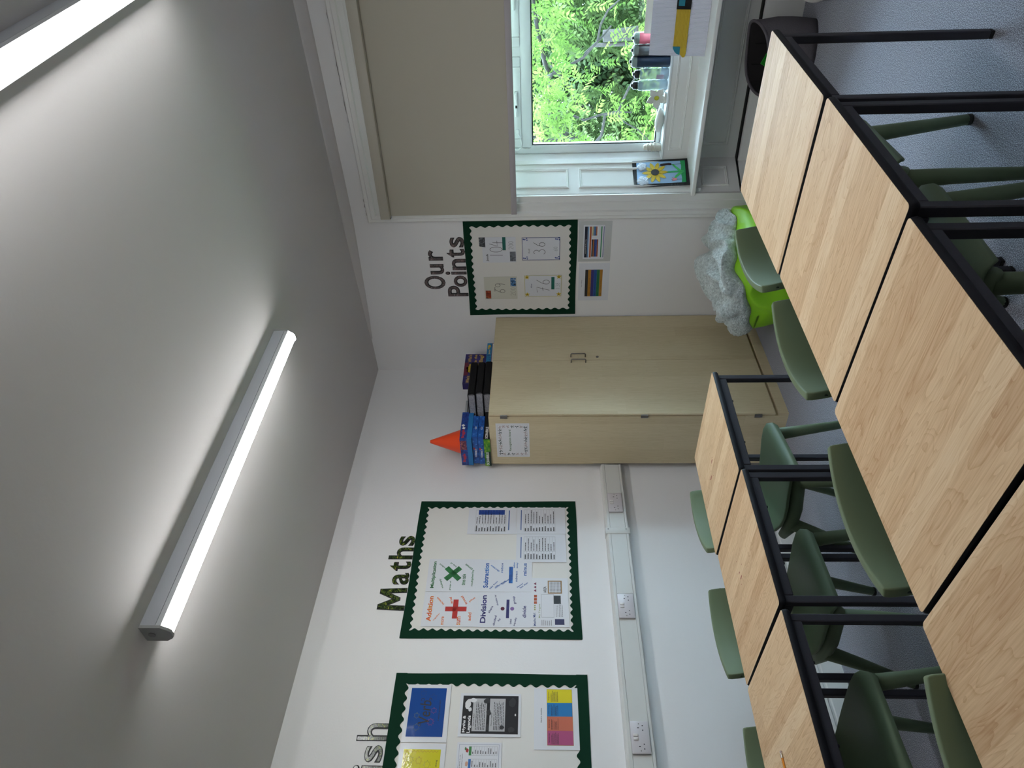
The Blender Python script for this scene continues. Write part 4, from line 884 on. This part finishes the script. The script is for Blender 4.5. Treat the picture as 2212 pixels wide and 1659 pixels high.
bp = N.new('ShaderNodeBump'); bp.inputs['Strength'].default_value = 1; bp.inputs['Distance'].default_value = .012; L.new(n.outputs['Fac'], bp.inputs['Height']); L.new(bp.outputs[0], b.inputs['Normal']); b.inputs['Sheen Weight'].default_value = .6
ob_ = obj('fleece', blobmesh(fbl, 260, 150), FLE, bk, smooth=True)
# ------------------------------------------------------------------ fabric basket by the window
fb = tag(empty('fabric_basket', (2.215, -.035, 0)), 'soft dark grey fabric basket standing below the window', 'basket')
FAB = mat('charcoal fabric', '#5a565b', .95, bump=(300, .5)); FABI = mat('dark lining', '#1e1b1d', .95)
def ringpt(a, r_, z, lean=0): return Vector((r_*1.02*math.cos(a), r_*.62*math.sin(a)-.0, z))
def bwall(rad, z0, top, seg=64, rows=8):
    bm = bmesh.new(); V = []
    for j in range(rows+1):
        row = []
        for i in range(seg):
            a = 2*math.pi*i/seg; zt = top+.035*math.sin(a)+.035*math.cos(a)+.008*math.sin(3*a+1); t = j/rows
            rr = rad*(1+.06*math.sin(math.pi*t))+.006*noise.noise((math.cos(a)*3, math.sin(a)*3, t*4))
            row.append(bm.verts.new(ringpt(a, rr, z0+(zt-z0)*t)))
        V.append(row)
    for j in range(rows):
        for i in range(seg): bm.faces.new((V[j][i], V[j][(i+1) % seg], V[j+1][(i+1) % seg], V[j+1][i]))
    bm.faces.new(V[0][::-1]); return bm
obj('body', bwall(.195, .0, .275), FAB, fb, smooth=True)
bm = bwall(.184, .02, .272); obj('lining', bm, FABI, fb, smooth=True)
bm = bmesh.new(); P = [ringpt(a, .190, .276+.035*math.sin(a)+.035*math.cos(a)+.008*math.sin(3*a+1)) for a in np.linspace(0, 2*math.pi, 64)]; tube(bm, P, .0085, 8, cap=False); obj('rim', bm, FAB, fb, smooth=True)
bm = bmesh.new()
for a in (.7, 1.3, 1.9, 2.5): tube(bm, [ringpt(a, .182, z) for z in (.10, .18, .24, .27)], .0025, 6)
obj('seam', bm, mat('black thread', '#0c0b0c', .9), fb)
bk2 = tag(empty('green_booklet', (2.185, -.02, .19), .4), 'bright green booklet sticking up inside the grey basket', 'booklet')
bm = bmesh.new(); box(bm, -.03, .03, -.003, .003, -.16, .055); o = obj('cover', bm, mat('bright green card', '#1f9a2a', .5), bk2); o.rotation_euler = (.25, .5, 0)
cu_ = tag(empty('white_bag', (2.62, -.16, 0)), 'small rounded white bag on the floor at the right edge', 'bag')
def fcu(a, th):
    return Vector((.10*math.sin(th)**.8*math.cos(a), .10*math.sin(th)**.8*math.sin(a), .085+.085*math.cos(th)+.004*math.sin(5*a)))
obj('bag', blobmesh(fcu, 40, 24), mat('white cloth', '#cfcdc9', .8, bump=(30, .4)), cu_, smooth=True)
# ------------------------------------------------------------------ things on the window ledge
LZ = .702
def bottle(name, label, x, y, h, r_, body, lid, clear=False, group=None):
    t = tag(empty(name, (x, y, LZ)), label, 'bottle', group)
    nk = h*.82
    if clear: prof = [(r_*.85, 0), (r_, .006), (r_, h*.25), (r_*.94, h*.30), (r_, h*.36), (r_*.94, h*.42), (r_, h*.48), (r_*.94, h*.54), (r_, h*.60), (r_, h*.72), (r_*.85, h*.80), (r_*.6, nk)]
    else: prof = [(r_*.92, 0), (r_, .004), (r_, h*.60), (r_*.97, h*.63), (r_*1.02, h*.66), (r_, h*.80), (r_*.95, nk)]
    bm = bmesh.new(); lathe(bm, prof, 28); obj('body', bm, body, t, auto=True)
    lr = r_*(.72 if clear else .98)
    bm = bmesh.new(); lathe(bm, [(lr, nk), (lr*1.03, nk+.004), (lr*1.0, nk+h*.10), (lr*.75, nk+h*.135)], 28); obj('lid', bm, lid, t, auto=True)
    bm = bmesh.new(); lathe(bm, [(.010, nk+h*.13), (.010, nk+h*.17), (.007, nk+h*.18)], 14); obj('spout', bm, mat('black spout', '#101418', .3), t, auto=True)
    return t
LIDG = mat('grey green lid', '#7f8f8a', .35)
bottle('drink_bottle', 'pink drink bottle with a grey lid on the window ledge', 2.258, .285, .235, .033, mat('pink plastic', '#dd7486', .25), LIDG, group='bottles on the window ledge')
bottle('drink_bottle', 'plain grey drink bottle between the pink and navy ones', 2.190, .285, .235, .033, mat('grey metal', '#6b7073', .3, .5), LIDG, group='bottles on the window ledge')
bottle('drink_bottle', 'navy blue drink bottle on the window ledge', 2.125, .287, .240, .034, mat('navy plastic', '#23354e', .3), LIDG, group='bottles on the window ledge')
CLR = mat('clear bottle plastic', '#9db0bc', .08, Alpha=.48)
bc = bottle('water_bottle', 'clear ridged water bottle with a label, next to the navy bottle', 2.052, .288, .215, .034, CLR, mat('black cap', '#12181c', .35), True, group='clear bottles')
bm = bmesh.new()
for k in range(6):
    a = -2.3+.14*k; bm.faces.new([bm.verts.new((.0358*math.cos(t_), .0358*math.sin(t_), z_)) for t_, z_ in ((a, .03), (a+.14, .03), (a+.14, .075), (a, .075))])
obj('label', bm, mat('pale label', '#b9b4c8', .5), bc)
bottle('water_bottle', 'clear ridged water bottle beside the white paper flower', 1.985, .292, .222, .032, CLR, MATS['black cap'], True, group='clear bottles')
# card flower
fl = tag(empty('paper_flower', (1.915, .270, LZ)), 'white paper flower with a yellow centre propped on the ledge', 'ornament')
fm = MX((0, 0, .060), (1, 0, .15), (-.12, 0, 1)); 
bm = bmesh.new()
for k in range(5):
    a = math.radians(90+72*k+14); P = [(0, 0), (.045, .030), (.066, .0), (.045, -.030)]
    P = [(0, 0), (.020, .021), (.040, .022), (.068, .0), (.040, -.022), (.020, -.021)]
    V = [[bm.verts.new(fm@Vector((px*math.cos(a)-py*math.sin(a), px*math.sin(a)+py*math.cos(a), z_+.012*px/.07))) for px, py in P] for z_ in (0, .004)]
    bm.faces.new(V[0]); bm.faces.new(V[1][::-1]); [bm.faces.new((V[0][i], V[0][(i+1) % 6], V[1][(i+1) % 6], V[1][i])) for i in range(6)]
obj('petals', bm, mat('white tissue', '#d9dbd4', .8, bump=(60, .8)), fl)
bm = bmesh.new(); bmesh.ops.create_uvsphere(bm, u_segments=14, v_segments=8, radius=.014)
for v in bm.verts: v.co = fm@Vector((v.co.x*1.0, v.co.y*1.1, .008+v.co.z*.5))
obj('flower_centre', bm, mat('yellow felt', '#b9bd3a', .8), fl, smooth=True)
bm = bmesh.new(); box(bm, -.035, .03, -.012, .012, 0, .014, .004); obj('base', bm, MATS['white tissue'], fl, auto=True)
# white clay boat
bt = tag(empty('clay_boat', (1.775, .275, LZ)), 'white modelled clay dish lying on the window ledge', 'ornament')
def fboat(a, th):
    r_ = math.sin(th); c = math.cos(th); x = .078*r_*math.cos(a); y = .03*r_*math.sin(a)
    z = .028+.026*c*(1-.3*(x/.078)) if c > 0 else .028+.028*c
    p = Vector((x*30, y*30, z*20)); return Vector((x, y, z))*(1+.05*noise.noise(p))
obj('clay', blobmesh(fboat, 60, 36), mat('white clay', '#d5d8d2', .7, bump=(80, .4)), bt, smooth=True)
# coiled clay tower
ct = tag(empty('clay_tower', (1.598, .283, LZ)), 'small white coiled clay tower in the corner of the ledge', 'ornament')
bm = bmesh.new(); lathe(bm, [(.022, 0), (.025, .01), (.024, .03), (.026, .034), (.022, .05), (.024, .06), (.019, .08), (.018, .100), (.014, .112)], 24)
for v in bm.verts: v.co += v.co.normalized()*.003*noise.noise(v.co*60)
obj('core', bm, mat('cream clay', '#cfcbbd', .7, bump=(90, .3)), ct, smooth=True)
bm = bmesh.new()
for z0, rr in ((.04, .026), (.062, .024), (.085, .021)):
    tube(bm, [(rr*math.cos(t), rr*math.sin(t), z0+.006*math.sin(t*1.5)) for t in np.linspace(0, 6.6, 30)], .0042, 8)
obj('coil', bm, MATS['cream clay'], ct, smooth=True)
# ------------------------------------------------------------------ corrugated artworks
def corrug(name, w, h, pitch, amp, m, parent=None, vertical=True, z=0, back=.003):
    bm = bmesh.new(); n = int((w if vertical else h)/pitch)*4; f, bk_ = [], []
    for i in range(n+1):
        t = (w if vertical else h)*i/n; zz = z+amp*(.5+.5*math.cos(2*math.pi*i/4))
        for arr, zv in ((f, zz), (bk_, z-back)):
            arr.append([bm.verts.new((t, q_, zv) if vertical else (q_, t, zv)) for q_ in ((0, h) if vertical else (0, w))])
    for i in range(n):
        bm.faces.new((f[i][0], f[i+1][0], f[i+1][1], f[i][1])); bm.faces.new((bk_[i][0], bk_[i][1], bk_[i+1][1], bk_[i+1][0]))
        for e in (0, 1): bm.faces.new((f[i][e], f[i+1][e], bk_[i+1][e], bk_[i][e]))
    for e in (0, n): bm.faces.new((f[e][0], f[e][1], bk_[e][1], bk_[e][0]))
    return obj(name, bm, m, parent)
ca = empty('pencil_artwork'); tag(ca, 'lilac-white corrugated card with a yellow pencil, leaning on the sill', 'artwork')
lean = math.radians(9); ca.matrix_world = MX((2.197, .105, .5365), (1, -.0, 0), (0, math.sin(lean), math.cos(lean)))
corrug('card', .44, .315, .0052, .0016, mat('lilac white card', '#dcdfec', .6), ca)
YC = mat('yellow corrugated', '#c9ab2a', .5); TC = mat('teal corrugated', '#1f7f95', .5)
b1 = corrug('yellow_strip', .25, .075, .0075, .0022, YC, ca, vertical=False, z=.0035, back=.001); b1.location = (.038, .108, 0)
P = [(.038, .108)]+[(.038-.053*math.sin(t), .108+.036*(1-math.cos(t))*.9) for t in np.linspace(0, math.pi/2, 7)]
poly('pencil_end', [[(.040, .108), (.012, .108), (-.006, .113), (-.008, .125), (.008, .140), (.040, .143)]], YC, ca, z=.003, t=.0025)
poly('teal_corner', [[(.050, .143), (.006, .143), (.010, .158), (.022, .172), (.038, .182), (.050, .185)]], TC, ca, z=.0045, t=.0025)
b2 = corrug('black_block', .10, .078, .0052, .0018, mat('black corrugated', '#131316', .6), ca, z=.0085, back=.001); b2.location = (.244, .107, 0)
poly('teal_square', [[(.262, .142), (.30, .142), (.30, .175), (.262, .175)]], TC, ca, z=.0105, t=.002)
wb = empty('white_board'); tag(wb, 'plain white card standing behind the corrugated artwork', 'artwork'); wb.matrix_world = MX((2.30, .165, .5365), (1, 0, 0), (0, math.sin(lean*.9), math.cos(lean*.9)))
flat('card', 0, .36, 0, .345, mat('bright white card', '#e8e6dc', .5), wb, t=.004)
sa_ = empty('sunflower_artwork'); tag(sa_, 'sunflower collage on black corrugated card leaning in the window recess', 'artwork')
pA, pB = Vector((1.452, .030, .5365)), Vector((1.548, .226, .5365)); ux = (pB-pA).normalized(); nn = Vector((ux.y, -ux.x, 0)); la = math.radians(3.0)
uy = Vector((0, 0, 1))*math.cos(la)-nn*math.sin(la)
sa_.matrix_world = MX(pA, ux, uy)
AWd, AHt = .212, .352
corrug('backing_card', AWd, AHt, .006, .0018, mat('black ribbed card', '#15181c', .6), sa_, vertical=False)
def ap(name, ps, m, z, t=.0008): return poly(name, ps, m, sa_, z, t)
ap('sky_sheet', [[(.020, .028), (.193, .022), (.195, .325), (.022, .328)]], C('#9cc3e6'), .0022)
ap('grass_strip', [[(.020, .022), (.194, .018), (.194, .048), (.15, .044), (.10, .05), (.05, .045), (.021, .05)]], C('#1f9a58'), .0030)
ap('stem', [[(.100, .03), (.114, .03), (.112, .195), (.099, .195)]], C('#3fae6a'), .0034)
ap('leaf', [[(.105, .035), (.12, .05), (.165, .09), (.168, .105), (.14, .085), (.108, .06)], [(.10, .035), (.085, .05), (.055, .085), (.048, .10), (.075, .085), (.10, .06)]], C('#46c065'), .0040)
cxx, cyy = .106, .212
ap('petal', [[(cxx+math.cos(a_)*r_-math.sin(a_)*s_, cyy+(math.sin(a_)*r_+math.cos(a_)*s_)) for r_, s_ in ((.02, -.006), (.045, -.013), (.068, -.009), (.082, 0), (.068, .009), (.045, .013), (.02, .006))] for a_ in [math.radians(18+36*k) for k in range(10)]], mat('yellow ribbed card', '#d8bb2f', .55, bump=(120, .3)), .0046, .002)
ap('flower_centre', [[(cxx+.024*math.cos(t/3), cyy+.026*math.sin(t/3)) for t in range(19)]], C('#1c1618'), .0070, .003)
ap('bulrush', [[(.160, .105), (.172, .105), (.176, .12), (.172, .172), (.162, .178), (.158, .165), (.162, .13)]], C('#2c1b28'), .0040, .004)
ap('bulrush_stalk', [[(.166, .045), (.168, .045), (.168, .106), (.166, .106)]], C('#14463f'), .0036)
ap('pink_flower', [[(.038, .078), (.052, .078), (.060, .11), (.050, .100), (.046, .114), (.040, .100), (.032, .112)]], C('#dc8f96'), .0040, .002)
ap('pink_flower_stalk', [[(.044, .045), (.0455, .045), (.0455, .078), (.044, .078)]], C('#14463f'), .0036)
q = random.Random(2)
for cx, cy, rx, ry in ((.155, .292, .032, .030), (.042, .292, .036, .036)):
    o = blobmesh(lambda a, th, cx=cx, cy=cy, rx=rx, ry=ry: Vector((cx+rx*math.sin(th)*math.cos(a)*(1+.1*math.sin(5*a)), cy+ry*math.sin(th)*math.sin(a)*(1+.1*math.sin(5*a)), .008+.006*math.cos(th)+.002*noise.noise((cx+a, th*3, 0)))), 30, 14)
    obj('cotton_cloud', o, mat('cotton wool', '#d2dde8', .95, bump=(90, 1)), sa_, smooth=True)
# ------------------------------------------------------------------ outside: trees seen through the window
rng = np.random.default_rng(11)
def leaves(name, centres, dirs, nl, ll, lw, m, parent):
    """compound leaves: nl pairs of leaflets on each rachis; one countless mass per tree"""
    n = len(centres); V = []; Fc = []
    up = np.array([0, 0, 1.])
    d = dirs/np.linalg.norm(dirs, axis=1, keepdims=True)
    side = np.cross(d, up+rng.normal(0, .35, (n, 3))); side /= np.linalg.norm(side, axis=1, keepdims=True)
    nrm = np.cross(side, d)
    k = 0
    for j in range(nl):
        for s in (-1, 1):
            t = (j+1)/(nl)*ll*2.6
            base = centres+d*t-up*(t**2)*.8
            dr = side*s*.85+d*.5-nrm*.25+rng.normal(0, .12, (n, 3)); dr /= np.linalg.norm(dr, axis=1, keepdims=True)
            w_ = np.cross(dr, nrm); w_ /= np.linalg.norm(w_, axis=1, keepdims=True)
            L_ = ll*(1-.25*abs(j-nl/2)/nl)*rng.uniform(.8, 1.15, (n, 1))
            P = [base, base+dr*L_*.4+w_*lw*.5, base+dr*L_-up*.15*L_, base+dr*L_*.4-w_*lw*.5]
            V.append(np.stack(P, 1).reshape(-1, 3)); k += 1
    V = np.concatenate(V); nf = len(V)//4
    me = bpy.data.meshes.new(name); me.vertices.add(len(V)); me.vertices.foreach_set('co', V.ravel())
    me.loops.add(nf*4); me.loops.foreach_set('vertex_index', np.arange(nf*4)); me.polygons.add(nf); me.polygons.foreach_set('loop_start', np.arange(0, nf*4, 4)); me.update()
    o = link(name, me, m, parent); o['kind'] = 'stuff'; return o
BARK = blot('grey bark', ('#0a0908', '#1a1713', '#332e27'), 18, .9)
def tree(label, base, branches, cl, nleaf, ll, lw, lm, spread):
    t = tag(empty('tree', base), label, 'tree'); b0 = Vector(base)
    bm = bmesh.new()
    for path, r0, r1 in branches:
        n = len(path); tube(bm, [Vector(p)-b0 for p in path], [r0+(r1-r0)*i/(n-1) for i in range(n)], 9)
    obj('branches', bm, BARK, t, smooth=True)
    c = []; 
    for (cx, cy, cz, rx, ry, rz, w_) in cl:
        m_ = int(nleaf*w_); u = rng.normal(0, 1, (m_, 3)); u /= np.linalg.norm(u, axis=1, keepdims=True); u *= rng.uniform(.35, 1, (m_, 1))**.5
        c.append(np.array([cx, cy, cz])+u*np.array([rx, ry, rz]))
    c = np.concatenate(c)-np.array(base); dirs = rng.normal(0, 1, c.shape)+np.array([0, -.5, -.4])
    leaves('foliage', c, dirs, 5, ll, lw, lm, t); return t
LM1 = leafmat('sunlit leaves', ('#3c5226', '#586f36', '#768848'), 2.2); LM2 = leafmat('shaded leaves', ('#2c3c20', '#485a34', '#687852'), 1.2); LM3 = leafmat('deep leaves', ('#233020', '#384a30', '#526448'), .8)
def wig(p0, p1, n=7, j=.12, seed=0):
    q_ = random.Random(seed); p0, p1 = Vector(p0), Vector(p1)
    return [p0.lerp(p1, i/(n-1))+(Vector((q_.uniform(-j, j), q_.uniform(-j, j), q_.uniform(-j, j))) if 0 < i < n-1 else Vector()) for i in range(n)]
br = [(wig((-.2, 5.2, -3.5), (-.6, 4.8, .35), 8, .1, 1), .11, .06), (wig((-.6, 4.8, .35), (.35, 4.2, 1.35), 7, .08, 2), .055, .03), (wig((.35, 4.2, 1.35), (1.9, 3.6, 1.55), 7, .07, 3), .032, .02),
      (wig((-.1, 4.5, .9), (.7, 3.9, .55), 6, .06, 4), .022, .012), (wig((.7, 3.9, .55), (1.25, 3.6, .15), 6, .06, 5), .014, .006), (wig((.4, 4.15, 1.3), (.55, 3.9, .45), 6, .05, 6), .016, .008),
      (wig((.95, 3.9, 1.4), (1.5, 3.7, .75), 7, .06, 7), .02, .008), (wig((-.6, 4.8, .3), (-.2, 4.3, -.4), 5, .06, 8), .02, .008), (wig((1.2, 3.85, 1.0), (1.9, 3.5, .65), 6, .07, 9), .014, .006), (wig((.0, 4.4, 1.1), (.3, 4.1, 1.9), 6, .06, 10), .03, .015), (wig((.5, 4.0, .6), (.2, 3.8, .1), 5, .05, 11), .01, .004)]
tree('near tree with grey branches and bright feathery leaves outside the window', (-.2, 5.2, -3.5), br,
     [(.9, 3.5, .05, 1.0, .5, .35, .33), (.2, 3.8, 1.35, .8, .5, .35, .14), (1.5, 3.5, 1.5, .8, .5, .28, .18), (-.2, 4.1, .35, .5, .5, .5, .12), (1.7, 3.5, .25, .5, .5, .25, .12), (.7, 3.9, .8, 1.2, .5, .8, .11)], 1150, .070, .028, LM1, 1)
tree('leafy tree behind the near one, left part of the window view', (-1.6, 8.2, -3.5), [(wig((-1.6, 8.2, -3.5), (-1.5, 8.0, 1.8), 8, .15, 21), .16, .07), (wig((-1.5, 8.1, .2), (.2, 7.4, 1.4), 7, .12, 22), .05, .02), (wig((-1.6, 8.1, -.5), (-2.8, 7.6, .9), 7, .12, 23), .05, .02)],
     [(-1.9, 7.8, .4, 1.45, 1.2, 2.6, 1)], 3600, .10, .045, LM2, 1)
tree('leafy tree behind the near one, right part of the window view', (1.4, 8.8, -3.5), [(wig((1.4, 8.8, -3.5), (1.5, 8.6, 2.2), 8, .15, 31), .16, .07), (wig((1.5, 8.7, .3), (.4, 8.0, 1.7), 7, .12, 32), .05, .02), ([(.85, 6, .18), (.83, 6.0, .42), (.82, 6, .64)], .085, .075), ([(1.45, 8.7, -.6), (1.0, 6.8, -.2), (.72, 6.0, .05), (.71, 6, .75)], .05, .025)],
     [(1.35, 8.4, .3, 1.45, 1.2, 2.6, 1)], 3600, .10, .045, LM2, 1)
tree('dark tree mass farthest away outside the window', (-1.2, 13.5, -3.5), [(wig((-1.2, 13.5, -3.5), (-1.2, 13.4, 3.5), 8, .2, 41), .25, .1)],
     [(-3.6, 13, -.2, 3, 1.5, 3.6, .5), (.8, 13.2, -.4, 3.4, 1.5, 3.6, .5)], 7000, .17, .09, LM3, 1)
struct(B('ground', -14, 16, .6, 30, -3.7, -3.5, mat('rough grass', '#3f6a2f', .9)))
for o in bpy.data.objects:
    for k in ('_w', '_d'):
        if k in o.keys(): del o[k]
